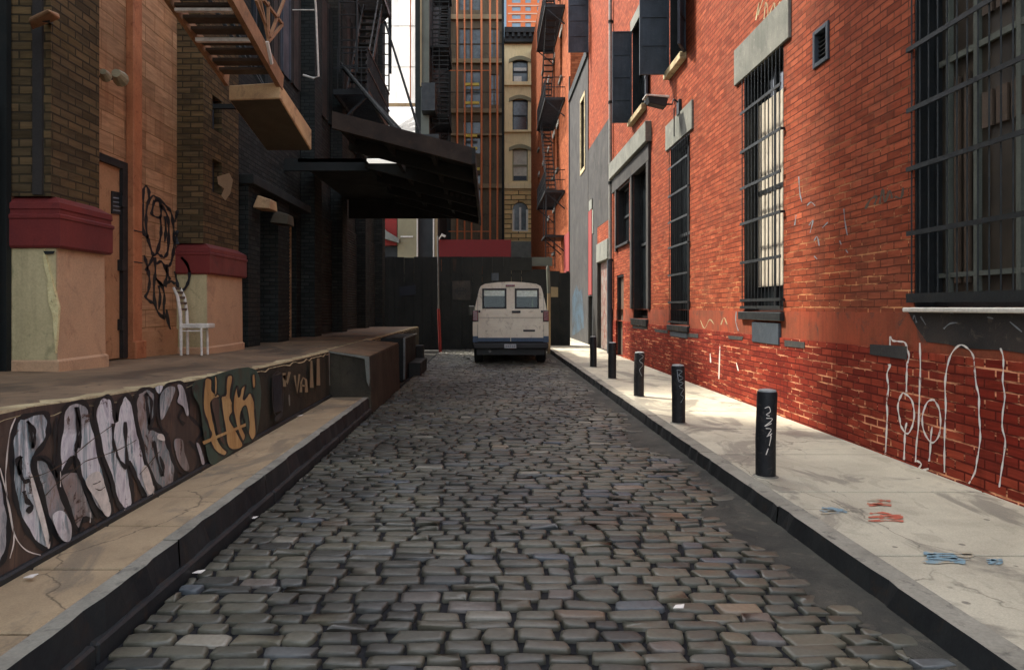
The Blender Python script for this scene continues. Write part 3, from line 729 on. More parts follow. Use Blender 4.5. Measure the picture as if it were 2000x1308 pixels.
# floodlight
t = thing('security_floodlight', 'floodlight with white hood on a black arm above the second barred window', 'lamp', (XR, 13.2, 5.35))
mb = MB(); mb.box(XR-.05, XR+.0, 13.12, 13.28, 5.22, 5.5); mb.tube([(XR-.03,13.2,5.45),(XR-.13,13.2,5.52),(XR-.16,13.2,5.42),(XR-.3,13.2,5.42)], .018, 8); mb.tube([(XR-.12,13.2,5.35),(XR-.12,13.2,4.8)], .012, 6); build('arm', mb, 'black_iron', t)
mb = MB(); mb.hexa([(XR-.62,13.08,5.42),(XR-.3,13.08,5.34),(XR-.3,13.32,5.34),(XR-.62,13.32,5.42),(XR-.66,13.06,5.54),(XR-.27,13.06,5.5),(XR-.27,13.34,5.5),(XR-.66,13.34,5.54)]); build('housing', mb, 'black_iron', t, bevel=.01)
mb = MB(); mb.hexa([(XR-.7,13.04,5.545),(XR-.25,13.04,5.505),(XR-.25,13.36,5.505),(XR-.7,13.36,5.545),(XR-.7,13.04,5.57),(XR-.25,13.04,5.545),(XR-.25,13.36,5.545),(XR-.7,13.36,5.57)]); build('hood', mb, 'white_metal', t, bevel=.004)

# ------------------------------------------------------------------ grey building further on
gb = thing('grey_stucco_building', 'low grey stuccoed building with one narrow yellow-trimmed window', 'building', (XR, 28, 0))
mb = MB(); wallX(mb, XR-.03, 25.31, 31, 0, 11, [(26.1, 27.2, 6.9, 9.6)], .3)
mb.poly([(XR-.03,25.31,11),(XR-.03,31,11),(12,31,11),(12,25.31,11)]); mb.poly([(12,25.31,0),(12,31,0),(12,31,11),(12,25.31,11)]); mb.poly([(XR-.03,31,0),(XR-.03,31,11),(12,31,11),(12,31,0)]); mb.poly([(XR-.03,25.31,0),(12,25.31,0),(12,25.31,11),(XR-.03,25.31,11)])
build('wall', mb, 'grey_stucco', gb)
fr = MB(); X = XR-.06
fr.box(X, X+.06, 25.98, 26.12, 6.75, 9.75); fr.box(X, X+.06, 27.18, 27.32, 6.75, 9.75); fr.box(X, X+.06, 26.12, 27.18, 6.75, 6.9); fr.box(X, X+.06, 26.12, 27.18, 9.6, 9.75)
ww = build('window', fr, 'dock_lip', gb); mb = MB(); mb.box(XR+.1, XR+.12, 26.1, 27.2, 6.9, 9.6); build('pane', mb, 'pane_dark', ww)
mb = MB(); mb.poly([onX(x, y, XR-.034) for x, y in [(1118,655),(1118,580),(1126,556),(1131,570),(1137,562),(1141,640),(1136,642),(1128,650)]]); build('mural', mb, 'blue_mural', gb)
mb = MB(); mb.box(XR-.10, XR-.03, 25.31, 31, 10.8, 11.15); build('coping', mb, 'cornice_dark', gb)
# ------------------------------------------------------------------ far orange building
ob = thing('orange_brick_building', 'tall orange brick building behind the right fire escape', 'building', (XR, 45, 0))
holes = []
for (y, z) in ((34.5,13.2),(34.5,17.6),(38.3,13.2),(38.3,8.9),(38.3,17.6),(36.2,8.9),(42,13.2),(42,8.9),(42,17.6),(38.3,4.6),(42,4.6),(46,8.9),(46,13.2),(46,17.6),(50,8.9),(50,13.2)): holes.append((y, y+1.0, z, z+2.3))
mb = MB(); wallX(mb, XR, 31.01, 60, 0, 24, holes, .25)
mb.poly([(XR,31.01,0),(14,31.01,0),(14,31.01,24),(XR,31.01,24)]); mb.poly([(XR,31.01,24),(14,31.01,24),(14,60,24),(XR,60,24)]); mb.poly([(14,31.01,0),(14,60,0),(14,60,24),(14,31.01,24)]); mb.poly([(XR,60,0),(XR,60,24),(14,60,24),(14,60,0)])
build('wall', mb, 'orange_brick_far', ob)
for h in holes:
    mb = MB(); mb.box(XR+.1, XR+.13, h[0], h[1], h[2], h[3]); p_ = build('window', mb, 'pane_dark', ob)
    mb = MB(); mb.box(XR-.1, XR+.1, h[0]-.1, h[1]+.1, h[2]-.15, h[2]); build('sill', mb, 'lintel_stone', p_)
    mb = MB(); mb.box(XR-.04, XR+.09, h[0]-.1, h[1]+.1, h[3], h[3]+.25); build('hood', mb, 'white_metal', p_)
mb = MB(); mb.box(XR-.06, XR, 31.1, 33.2, 2.2, 4.95); build('red_panel', mb, 'bright_red', ob)
mb = MB(); mb.box(XR-.05, XR, 31.05, 31.3, 4.95, 12); build('downpipe', mb, 'dark_steel', ob)

def fire_escape(t, Xw, Xo, y0, y1, levels, mat, stair_y, ladder=None, pitch=.14, hang=True):
    """iron platforms with railings, joined by steep stairs; Xw wall side, Xo alley side"""
    s = 1 if Xo > Xw else -1
    for i, z in enumerate(levels):
        g = MB(); n = int((y1-y0)/.09)
        for k in range(n+1): y = y0+(y1-y0)*k/n; g.box(min(Xw,Xo)+.03, max(Xw,Xo)-.03, y-.014, y+.014, z-.03, z)
        g.box(Xo-.03, Xo+.03, y0-.03, y1+.03, z-.14, z+.001); g.box(Xw, Xw+s*.05, y0-.03, y1+.03, z-.12, z+.001)
        for y in (y0, y1): g.box(min(Xw,Xo)+.05, max(Xw,Xo)-.03, y-.03, y+.03, z-.13, z+.002)
        build('platform', g, mat, t)
        g = MB()
        for hh in (.5, .98): g.beam((Xo,y0,z+hh),(Xo,y1,z+hh),.035); [g.beam((Xw,y,z+hh),(Xo,y,z+hh),.035) for y in (y0, y1)]
        for k in range(int((y1-y0)/pitch)+1):
            y = y0+k*pitch; g.beam((Xo,y,z),(Xo,y,z+.98),.018)
        for k in range(1, int(abs(Xo-Xw)/pitch)+1):
            x = Xo-s*k*pitch
            for y in (y0, y1): g.beam((x,y,z),(x,y,z+.98),.018)
        build('railing', g, mat, t)
        for y in (y0+.1, y1-.1): g = MB(); g.beam((Xw,y,z-.9),(Xo,y,z-.1),.05); build('bracket', g, mat, t)
    for i in range(len(levels)-1):
        za, zb = levels[i], levels[i+1]; ya, yb = stair_y if i % 2 == 0 else stair_y[::-1]
        g = MB(); xa, xb = Xo-s*.12, Xo-s*.62
        for x in (xa, xb): g.beam((x,ya,za),(x,yb,zb),.03,.14)
        n = int((zb-za)/.24)
        for k in range(1, n): f = k/n; g.box(min(xa,xb), max(xa,xb), ya+(yb-ya)*f-.09, ya+(yb-ya)*f+.09, za+(zb-za)*f-.015, za+(zb-za)*f+.015)
        g.beam((xa,ya,za+.8),(xa,yb,zb+.8),.03)
        build('stair', g, mat, t)
    if ladder:
        for (x, y, za, zb, wd) in ladder:
            g = MB()
            for xx in (x-wd/2, x+wd/2): g.beam((xx,y,za),(xx,y,zb),.04)
            k = 0
            while za+.15+k*.3 < zb: g.beam((x-wd/2,y,za+.15+k*.3),(x+wd/2,y,za+.15+k*.3),.025); k += 1
            build('ladder', g, mat, t)
fe = thing('fire_escape', 'black iron fire escape zigzagging down the orange brick building on the right', 'fire escape', (XR, 37, 7))
fire_escape(fe, XR, 2.75, 33.2, 39, (7.2, 11.7, 16.2, 20.7), 'black_iron', (34.2, 38), ladder=[(3.0, 33.4, 3.4, 7.2, .45)])
mb = MB(); mb.box(2.7, XR, 33.1, 35.2, 4.9, 5.0); [mb.beam((2.8,y,4.95),(3.7,y,4.2),.05) for y in (33.3, 35)]; mb.beam((2.8,33.3,5),(2.8,33.3,7.1),.04); mb.beam((2.8,35,5),(2.8,35,7.1),.04); build('platform', mb, 'black_iron', fe)
# ------------------------------------------------------------------ loading dock (left)
XD = -2.26
def dz(y): 
    pts = [(-1, 1.04), (3.15, 1.018), (3.9, .989), (4.95, .957), (6.83, .90), (9.56, .88), (30, .88)]
    for (a, za), (b_, zb) in zip(pts[:-1], pts[1:]):
        if y <= b_: return za+(zb-za)*(y-a)/(b_-a)
    return .88
def dw(y): return dz(y)+(.035 if y < 8 else .035*max(0, 1-(y-8)/1.5))
dock = thing('loading_dock', 'long raised concrete loading dock with graffiti along its front on the left', 'dock', (-3.2, 8, 0))
mb = MB(); yy = [0.3+.5*i for i in range(44)]
for a, b_ in zip(yy[:-1], yy[1:]):
    mb.poly([(XD-.05,a,dz(a)),(XD-.05,b_,dz(b_)),(-4.3,b_,dw(b_)),(-4.3,a,dw(a))])
build('deck', mb, 'dock_concrete', dock, smooth=True)
mb = MB(); rr = random.Random(2); y = .3; prev = None
while y < 22:
    xi = XD-.06-rr.uniform(0, .10); drop = rr.uniform(0, .018) if rr.random() < .7 else rr.uniform(.02, .04)
    cur = (y, xi, dz(y)+.004, dz(y)-drop)
    if prev:
        a, xa, za, ta = prev; b_, xb, zb, tb = cur
        mb.poly([(xa,a,za),(XD-.015,a,za-.002),(XD-.015,b_,zb-.002),(xb,b_,zb)]); mb.poly([(XD-.015,a,za-.002),(XD+.004,a,ta-.03),(XD+.004,b_,tb-.03),(XD-.015,b_,zb-.002)])
    prev = cur; y += .12
build('worn_lip', mb, 'dock_lip', dock)
mb = MB(); yy = [0.3, 1.5, 2.5, 3.5, 4.5, 5.5, 6.5, 7.5, 8.6, 9.7]
for a, b_ in zip(yy[:-1], yy[1:]): mb.poly([(XD,a,.15),(XD,b_,.15),(XD,b_,dz(b_)-.01),(XD,a,dz(a)-.01)])
mb.poly([(XD,12.8,-.05),(XD,22,-.05),(XD,22,.87),(XD,12.8,.87)])
mb.poly([(XD,22,-.05),(-4.3,22,-.05),(-4.3,22,.88),(XD,22,.88)]); mb.poly([(XD,.3,0),(XD,.3,1.02),(-4.3,.3,1.05),(-4.3,.3,0)])
build('front_wall', mb, 'dock_wall', dock)
mb = MB(); mb.box(XD-.04, XD+.03, .8, 9.7, .2, .26); build('base_strip', mb, 'kerb_dark', dock, bevel=.01)
# projecting block
mb = MB(); mb.hexa([(-2.3,9.7,-.05),(-1.67,9.7,-.05),(-1.67,12.8,-.05),(-2.3,12.8,-.05),(-2.3,9.7,.885),(-1.69,9.72,.80),(-1.69,12.78,.83),(-2.3,12.8,.885)])
bl = build('projecting_block', mb, 'dock_wall', dock, bevel=.02, seg=2)
mb = MB(); mb.poly([(-2.3,9.69,.888),(-1.72,9.695,.806),(-1.95,9.69,.80),(-2.2,9.69,.865)]); mb.hexa([(-2.3,9.71,.886),(-1.70,9.73,.803),(-1.70,12.75,.833),(-2.3,12.79,.886),(-2.3,9.71,.892),(-1.70,9.73,.809),(-1.70,12.75,.839),(-2.3,12.79,.892)])
build('cap_slab', mb, 'dock_concrete', bl)
mb = MB(); mb.prism([(-1.70,9.66,.80),(-1.95,9.66,.835),(-2.27,9.67,.88),(-2.27,9.67,.86),(-1.90,9.66,.80),(-1.76,9.66,.77),(-1.73,9.66,.45),(-1.70,9.66,.38),(-1.685,9.66,.5)], (0,.035,0)); build('chipped_edge', mb, 'lintel_stone', bl)
t = thing('dock_steps', 'low dark block of steps at the far end of the loading dock', 'steps', (-2, 15, 0))
mb = MB(); mb.box(-2.25, -1.78, 14.2, 16.6, -.05, .86); build('landing', mb, 'dark_board', t, bevel=.015)
mb = MB(); [mb.box(-1.77, -1.5, 15+.0, 16.5, -.05, .28), mb.box(-2.2, -1.6, 16.62, 16.9, -.05, .57)]; build('step', mb, 'dark_board', t, bevel=.01)
mb = MB(); mb.beam((-1.76,14.2,0),(-1.76,14.2,.86),.04); mb.beam((-1.76,14.2,.86),(-1.76,16.6,.86),.03); build('edge_angle', mb, 'hub_grey', t)

# --- graffiti on the dock front, traced stroke by stroke on the wall plane
cnt = [0]
def ond(x, y):
    return onX(x, min(y, 2000), XD+.003+.0006*cnt[0])
def A1(pts): return [(x/3.115, 740+y/3.115) for x, y in pts]
def A2(pts): return [(200+x/4.36, 700+y/4.36) for x, y in pts]
def A3(pts): return [(360+x/4.545, 660+y/4.545) for x, y in pts]
def fill(pts, mat, label=None, outline=7, closed=True, outmat='black_spray', sm=True):
    cnt[0] += 1; c = catmull(pts, 5, True) if sm else pts
    mb = MB(); mb.poly([ond(*p) for p in c]); o = build('graffiti', mb, mat, dock)
    if outline:
        cnt[0] += 1; mb = MB(); ribbon(mb, pts, outline, ond, 5, closed=True, vary=.3); build('graffiti_outline', mb, outmat, dock)
    return o
def stroke(lst, w, mat='black_spray', sm=True):
    cnt[0] += 1
    for s_ in lst: mb = MB(); ribbon(mb, s_, w, ond, 5, vary=.35, smooth=sm); build('graffiti_outline', mb, mat, dock)
# dark ground coat
mb = MB(); top = [(4, 808), (60, 795), (180, 778), (300, 759), (395, 744), (470, 731)]
bot = [(500, 862), (420, 908), (320, 968), (200, 1034), (100, 1092), (0, 1148), (-60, 1182)]
mb.poly([ond(*p) for p in [(-60, 822)]+top+bot]); lab(build('graffiti_ground', mb, 'umber_fill', dock), 'dark brown ground coat behind the big silver letters')
fill(A1([(0,560),(20,640),(45,780),(55,900),(40,1040),(0,1130),(-60,1150),(-60,500)]), 'silver_fill', outline=9)
fill(A1([(110,250),(160,225),(270,205),(296,260),(290,340),(255,410),(205,480),(212,600),(255,760),(305,960),(290,1030),(235,1010),(165,920),(110,790),(82,650),(72,450),(82,330)]), 'silver_fill', outline=9)
fill(A1([(215,495),(275,495),(325,560),(372,690),(425,850),(445,970),(400,1002),(345,960),(292,830),(245,650)]), 'lilac_fill', outline=8)
fill(A1([(365,600),(475,560),(510,650),(570,840),(510,845),(475,920),(430,800)]), 'lilac_fill', outline=6)
fill(A1([(400,170),(500,140),(548,200),(580,330),(612,480),(650,640),(683,800),(670,843),(620,830),(560,740),(500,610),(465,500),(440,480),(372,580),(358,480),(368,320)]), 'silver_fill', outline=9)
fill(A1([(592,140),(640,108),(682,130),(708,260),(722,160),(760,100),(800,135),(840,300),(880,470),(940,680),(915,722),(880,705),(830,600),(775,500),(800,640),(808,770),(770,795),(722,760),(680,620),(620,440),(580,250)]), 'silver_fill', outline=8)
fill(A2([(300,300),(360,258),(420,265),(452,330),(445,480),(400,590),(445,600),(530,650),(565,760),(605,850),(625,960),(612,1060),(560,1090),(500,1105),(440,1030),(380,900),(335,720),(288,480),(280,380)]), 'lilac_fill', outline=7)
fill(A2([(520,260),(590,210),(680,210),(728,330),(735,470),(790,540),(850,620),(805,700),(820,830),(800,940),(740,980),(650,950),(590,830),(560,680),(490,560),(483,400)]), 'umber_fill', outline=6)
stroke([A1(s_) for s_ in ([(170,255),(190,330),(200,420)], [(165,255),(205,300),(212,350),(200,420)], [(200,490),(260,470),(320,520),(345,600)], [(345,230),(335,330),(335,470),(345,600)], [(460,170),(475,270),(470,370),(460,440)], [(470,170),(490,300),(480,420)], [(460,430),(480,560),(540,720),(600,850)], [(690,270),(690,380),(720,480),(770,545)], [(762,260),(766,380),(776,530)], [(620,470),(660,560),(700,720)])], 6)
stroke([A1(s_) for s_ in ([(130,470),(120,560),(150,620),(180,610)], [(130,470),(105,500),(125,580)], [(145,680),(165,740),(195,770),(165,810)], [(505,870),(540,850),(600,900)], [(505,900),(500,950)])], 8)
stroke([A2(s_) for s_ in ([(370,300),(385,430),(400,560)], [(370,290),(415,350),(415,450),(395,560)], [(440,700),(470,860),(510,1000)], [(490,830),(520,930),(515,1000)], [(740,700),(800,780),(820,900)], [(640,330),(690,400),(650,500),(700,560)])], 5)
stroke([A1(s_) for s_ in ([(95,235),(60,330),(40,500),(35,640),(60,830),(95,960),(160,1040),(250,1070)], [(0,540),(40,700),(70,850),(85,980),(60,1090)])], 2.2, 'spray_white')
for pts, mt in ((A2([(655,1030),(700,1005),(755,1020),(660,1065)]), 'silver_fill'), (A2([(520,1105),(610,1062),(600,1098),(540,1130)]), 'spray_white'), (A2([(385,1165),(450,1145),(430,1190),(392,1195)]), 'spray_white'), (A2([(470,1165),(520,1147),(518,1160),(478,1176)]), 'spray_white'), (A2([(880,905),(940,892),(918,930)]), 'spray_white'),
                (A2([(450,245),(515,232),(485,300)]), 'silver_fill'), (A2([(500,300),(560,240),(620,250),(600,330),(540,470),(500,520),(490,400)]), 'lilac_fill'), (A2([(610,700),(680,690),(700,800),(740,930),(700,950),(640,860)]), 'lilac_fill'), (A2([(800,720),(830,740),(870,880),(850,900),(830,830)]), 'silver_fill'), (A2([(640,225),(682,235),(715,330),(735,470),(715,480),(690,410),(640,370),(655,300)]), 'silver_fill'), (A2([(480,640),(520,650),(530,700),(470,680)]), 'spray_white'),
                (A1([(505,950),(600,905),(600,925),(510,975)]), 'spray_white'), (A1([(190,570),(230,690),(270,830),(305,990),(290,1025),(255,900),(215,760),(190,640)]), 'spray_white'), (A1([(755,795),(797,790),(785,810)]), 'spray_white'),
                (A1([(520,620),(600,560),(640,650),(676,790),(650,835),(590,740)]), 'spray_white'), (A1([(860,560),(895,530),(935,670),(900,695)]), 'spray_white'), (A1([(320,830),(380,800),(432,880),(430,975),(390,985),(350,930)]), 'silver_fill')):
    fill(pts, mt, outline=0)
for (x, y, l, mt) in ((52,965,14,'black_spray'),(96,1040,22,'black_spray'),(150,1005,16,'black_spray'),(176,1000,20,'spray_white'),(214,960,20,'black_spray'),(262,960,14,'black_spray'),(300,948,16,'spray_white'),(342,925,16,'black_spray'),(118,920,30,'spray_white'),(225,880,26,'silver_fill'),(415,870,18,'black_spray'),(452,850,16,'tan_fill')):
    stroke([[(x, y), (x+.6, y+l*.5), (x, y+l)]], 1.4, mt)
# faces and cracks scratched in the letters
stroke([A1(s_) for s_ in ([(565,640),(590,632),(612,620)], [(580,665),(610,675),(638,655)], [(275,710),(330,650),(400,590),(470,540),(520,500),(610,470),(730,425),(830,370)], [(150,600),(240,585),(340,540),(440,470),(560,370),(700,270)], [(850,580),(920,500),(970,440)])], 1.6, 'brown_iron')
# green and tan piece
fill(A2([(775,210),(860,170),(1310,95),(1320,620),(1180,740),(1030,850),(950,905),(900,850),(855,600),(832,420),(772,300)]), 'green_fill', outline=0)
fill(A2([(872,185),(930,178),(936,270),(1000,320),(925,375),(942,500),(965,620),(1010,740),(1063,790),(1030,828),(960,780),(917,700),(925,640),(900,560),(860,420)]), 'tan_fill', outline=3.5)
fill(A2([(1010,340),(1050,300),(1060,155),(1110,160),(1092,330),(1130,420),(1085,500),(1130,600),(1200,735),(1110,778),(1060,720),(1040,560)]), 'tan_fill', outline=3.5)
fill(A2([(1110,400),(1145,230),(1160,330),(1180,260),(1220,230),(1200,350),(1250,295),(1285,330),(1300,450),(1308,640),(1270,690),(1220,560),(1190,440),(1180,560),(1220,650),(1190,700),(1140,560)]), 'tan_fill', outline=3.5)
fill(A2([(955,165),(975,165),(975,290),(960,310)]), 'tan_fill', outline=2)
fill(A2([(1275,150),(1300,140),(1303,230),(1285,250)]), 'tan_fill', outline=2)
fill(A2([(930,360),(990,350),(1000,560),(1040,700),(1040,740),(990,660),(960,520)]), 'umber_fill', outline=0)
fill(A2([(1190,440),(1215,400),(1235,440),(1250,560),(1240,640),(1215,540)]), 'green_fill', outline=2)
fill([(395,862),(480,826),(480,832),(432,852),(398,868)], 'tan_fill', outline=0, sm=False)
# worn far stretch
fill(A3([(785,350),(862,325),(872,640),(800,665)]), 'navy_hatch', outline=1.5, sm=False)
fill(A3([(780,330),(862,300),(862,320),(782,348)]), 'grey_stucco', outline=0, sm=False)
fill(A3([(800,700),(872,650),(872,690),(830,735),(805,740)]), 'grey_stucco', outline=0, sm=False)
stroke([A3(s_) for s_ in ([(885,310),(890,430)], [(885,330),(910,400),(935,300)], [(980,330),(1000,490),(1022,320)], [(1035,480),(1038,390),(1055,350),(1080,370),(1085,480)], [(1036,420),(1080,425)])], 5, 'drab_band', sm=False)
stroke([A3(s_) for s_ in ([(1128,200),(1132,440)], [(1188,180),(1190,420)])], 7, 'drab_band', sm=False)
stroke([A3(s_) for s_ in ([(930,500),(935,600)], [(1285,130),(1290,420)])], 2, 'lintel_stone')

# ------------------------------------------------------------------ left building with piers
XW, XP = -4.05, -3.65
lb = thing('brick_pier_building', 'brick building with maroon and cream based piers standing on the loading dock', 'building', (XW, 7, 0))
HA = 18
dL = (6.5, 7.5, .93, 3.02)
mb = MB(); wallX(mb, XW, 5.7, 10.2, .8, HA, [(6.5, 7.6, .8001, 3.1)], -.22, back=1)
mb.poly([(-12,0.3,0),(-12,0.3,HA),(-12,14,HA),(-12,14,0)]); mb.poly([(XW-.2,.3,HA),(XW-.2,14,HA),(-12,14,HA),(-12,.3,HA)]); mb.poly([(-12,.3,0),(XW-.1,.3,0),(XW-.1,.3,HA),(-12,.3,HA)]); mb.poly([(-12,14,0),(-12,14,HA),(XW,14,HA),(XW,14,0)])
build('wall', mb, 'painted_block', lb)
mb = MB(); mb.box(XW-.1, XW-.05, .3, 5.7, .8, HA); mb.box(XW-.15, XW+.02, 5.7, 5.76, .8, HA); build('shutter_wall', mb, 'dark_board', lb)
mb = MB(); mb.box(XW-.05, XW+.02, 5.52, 5.58, .98, 3.2); mb.box(XW-.05, XW+.02, .5, 5.52, 3.1, 3.2); build('panel_frame', mb, 'grey_green', lb)
mb = MB()
for k in range(24): z = 1.05+k*.085; mb.box(XW-.045, XW-.02, .5, 5.5, z, z+.05)
build('louvre', mb, 'dark_steel', lb)
# door
mb = MB(); mb.box(XW-.06, XW-.01, 6.5, 7.5, .945, 3.02); dd = build('door', mb, 'door_paint', lb)
mb = MB(); mb.box(XW-.08, XW+.03, 7.5, 7.6, .94, 3.1); mb.box(XW-.08, XW+.03, 6.5, 7.5, 3.02, 3.1); build('frame', mb, 'black_iron', dd)
for z in (1.25, 1.9, 2.6): mb = MB(); mb.box(XW-.02, XW+.045, 7.46, 7.53, z, z+.12); build('hinge', mb, 'black_iron', dd)

mb = MB(); mb.prism([onX(x, y, XW-.005) for x, y in [(217,373),(239,377),(239,420),(217,417)]], (.012,0,0)); sg = build('sign', mb, 'black_iron', dd)
mb = MB()
for k in range(4): mb.poly([onX(x, y, XW+.009) for x, y in [(221,385+k*8),(235,387+k*8),(235,389+k*8),(221,387+k*8)]])
build('sign_line', mb, 'marker_grey', sg)
mb = MB(); mb.box(XW, XW+.09, 7.61, 7.80, .93, HA); mb.box(XW, XW+.12, 7.605, 7.84, .92, 1.12); pl = build('pilaster', mb, 'pilaster_paint', lb, bevel=.008)
for zj in (2.0, 2.35): mb = MB(); mb.box(XW+.09, XW+.094, 7.61, 7.80, zj, zj+.012); build('joint', mb, 'black_iron', pl)
mb = MB(); mb.box(XW, XW+.02, 7.845, 8.85, .9, 1.22); build('skirting', mb, 'door_paint', lb)
# low bollard stop by the door edge
def pier(y0, y1, zt, zr, zf, label, vents=False, splay=.0):
    root = MB(); hs = [(y0+.30, y0+.62, 3.05, 3.5), (y0+.30, y0+.62, 3.9, 4.35)] if vents else []
    wallX(root, XP-.06, y0, y1, zr, HA, hs, -.2)
    for yy, o in ((y0, 1), (y1, -1)):
        root.poly([(XW-.01,yy,zr),(XP-.06,yy,zr),(XP-.06,yy,HA),(XW-.01,yy,HA)][::o])
    p_ = build('pier', root, 'olive_brick', lb); lab(p_, label)
    for h in hs:
        mb = MB(); mb.box(XP-.20, XP-.17, h[0], h[1], h[2], h[3]); build('vent', mb, 'slate_iron', p_)
    # cream base, maroon band with mouldings, plinth: profile swept round the pier corner
    def sweep(name, prof, mat):
        mb = MB()
        for (o0, z0), (o1, z1) in zip(prof[:-1], prof[1:]):
            X0, X1 = XP+o0, XP+o1; a0, a1 = y0-o0, y0-o1; c0, c1 = y1+o0, y1+o1
            mb.poly([(XW,a0,z0),(X0,a0,z0),(X1,a1,z1),(XW,a1,z1)]); mb.poly([(X0,a0,z0),(X0,c0,z0),(X1,c1,z1),(X1,a1,z1)]); mb.poly([(X0,c0,z0),(XW,c0,z0),(XW,c1,z1),(X1,c1,z1)])
        return build(name, mb, mat, p_)
    sweep('base', [(.02, zf), (.02, zf+.11), (.0, zf+.13), (-.008, zt)], 'pink_plaster' )
    sweep('painted_band', [(-.008, zt), (.03, zt), (.045, zt+.02), (.045, zt+.24), (.055, zt+.25), (.055, zt+.275), (.035, zt+.29), (.035, zr-.12), (.045, zr-.11), (.04, zr-.06), (-.02, zr-.02), (-.06, zr+.005)], 'maroon_paint')
    mb = MB(); mb.poly([(XW,y0-.006,zf+.12),(XP-.006,y0-.006,zf+.12),(XP-.012,y0-.006,zt-.002),(XW,y0-.006,zt-.002)]); build('end_face', mb, 'cream_plaster', p_)
    return p_
p1 = pier(5.78, 6.50, 2.0, 2.44, .93, 'brick pier with broken plaster corner, nearer the camera')
p2 = pier(8.86, 10.12, 1.93, 2.33, .86, 'brick pier with two small vents, behind the white chair', vents=True)
mb = MB(); Y = 5.755
pts = [(92,486),(124,488),(127,520),(122,560),(120,600),(117,650),(114,690),(111,650),(108,612),(100,590),(98,560),(100,548),(92,520),(90,500)]
mb.prism([P(x-6, y, Y) for x, y in pts if x-6 < 116], (0, .03, 0)); build('broken_plaster', mb, 'chipped_plaster', p1)
mb = MB(); mb.poly([P(x, y, 5.752) for x, y in [(84,490),(108,490),(104,496),(88,497)]]); build('broken_plaster', mb, 'black_iron', p1)
# quoin strip of brick at the near pier's corner
mb = MB(); mb.box(XP-.20, XP-.12, 5.755, 5.78, 2.45, HA); build('quoin', mb, 'dark_brown', p1)
mb = MB(); [mb.box(XP-.30+.0, XP-.06, 9.45, 9.9, 2.36+k*.075, 2.40+k*.075) for k in range(0)]
mb = MB(); mb.poly([onX(x, y, XP-.0565) for x, y in [(424,345),(448,338),(455,352),(450,378),(440,392),(432,382),(438,368),(426,360)]]); build('worn_paint', mb, 'drab_band', p2)
# graffiti tag on the recessed wall
g0 = [0]
def onr(x, y):
    q = onX(x, y, XW+.004)
    if q.y > 8.83:  # continues round onto the next pier's side face
        return P(x, y, 8.845) if True else q
    return q
def B1(pts): return [(240+x/3.633, 340+y/3.633) for x, y in pts]
def onside(x, y): return P(x, y, 8.815)
mb = MB()
for s_ in ([(165,80),(145,120),(145,220),(140,330),(150,420),(170,450),(180,430)], [(165,80),(185,120),(185,180)], [(215,150),(180,200),(165,300),(170,420),(190,500),(215,570),(240,560),(262,480),(272,400),(265,300)],
           [(215,150),(270,190),(320,240),(345,280),(358,360),(365,440),(362,520),(350,600),(330,650),(310,645)], [(225,185),(210,250),(210,290),(262,308),(272,260),(262,200),(225,185)], [(270,220),(310,280),(325,360),(325,460),(318,550),(295,590),(270,580),(245,560)], [(300,300),(305,400),(298,480)],
           [(215,575),(200,620),(170,670),(160,685)], [(150,575),(168,630),(180,690),(190,760),(180,830),(162,870),(190,900),(220,920)], [(225,590),(232,680),(222,780),(225,900),(250,980),(300,1030)], [(240,640),(270,620),(300,660),(312,720),(290,790),(262,770),(235,740)],
           [(255,790),(265,870),(255,960)], [(235,740),(275,790),(295,860),(290,950),(295,1020)], [(300,800),(320,770),(345,760),(370,780)], [(310,640),(318,700),(335,750)], [(370,690),(385,770),(395,820)], [(385,400),(382,450),(390,500)], [(372,340),(385,270),(398,265)], [(365,440),(378,520),(400,560)], [(310,960),(325,1060),(355,1140)]):
    ribbon(mb, B1(s_), 4.8, onr, 5, vary=.4)
lab(build('graffiti', mb, 'spray_black', lb), 'black bubble-letter tag on the orange-brown recessed wall')
mb = MB(); ribbon(mb, B1([(415,590),(455,640),(472,700),(465,760),(440,810),(408,835)]), 5.5, onside, 6, vary=.2); build('graffiti', mb, 'spray_black', lb)
# wall of this building beyond the second pier
def shutterdoor(par, X, y0, y1, z0, z1, mat='dark_steel'):
    mb = MB(); z = z0
    while z < z1:
        mb.poly([(X,y0,z),(X,y1,z),(X+.02,y1,z+.035),(X+.02,y0,z+.035)]); mb.poly([(X+.02,y0,z+.035),(X+.02,y1,z+.035),(X,y1,z+.07),(X,y0,z+.07)]); z += .07
    return build('roller_shutter', mb, mat, par)
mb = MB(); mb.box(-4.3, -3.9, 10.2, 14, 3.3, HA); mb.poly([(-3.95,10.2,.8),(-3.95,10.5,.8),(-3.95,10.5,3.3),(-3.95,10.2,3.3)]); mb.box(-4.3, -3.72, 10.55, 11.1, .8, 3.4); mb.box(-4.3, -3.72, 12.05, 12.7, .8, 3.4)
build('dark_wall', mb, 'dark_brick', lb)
mb = MB(); mb.box(-3.9, -3.62, 10.5, 13.9, 3.4, 3.55); build('ledge', mb, 'dark_steel', lb, bevel=.01)
shutterdoor(lb, -4.1, 11.1, 12.05, .86, 3.3); shutterdoor(lb, -4.1, 12.7, 14, .86, 3.3)
mb = MB()
def onsh(x, y): return onX(x, y, -4.075)
for s_ in ([(512,560),(522,545),(532,552),(534,590),(526,625),(514,640)], [(512,530),(525,518),(534,512)]): ribbon(mb, s_, 2.2, onsh, 5)
build('graffiti', mb, 'hood_stone', lb)
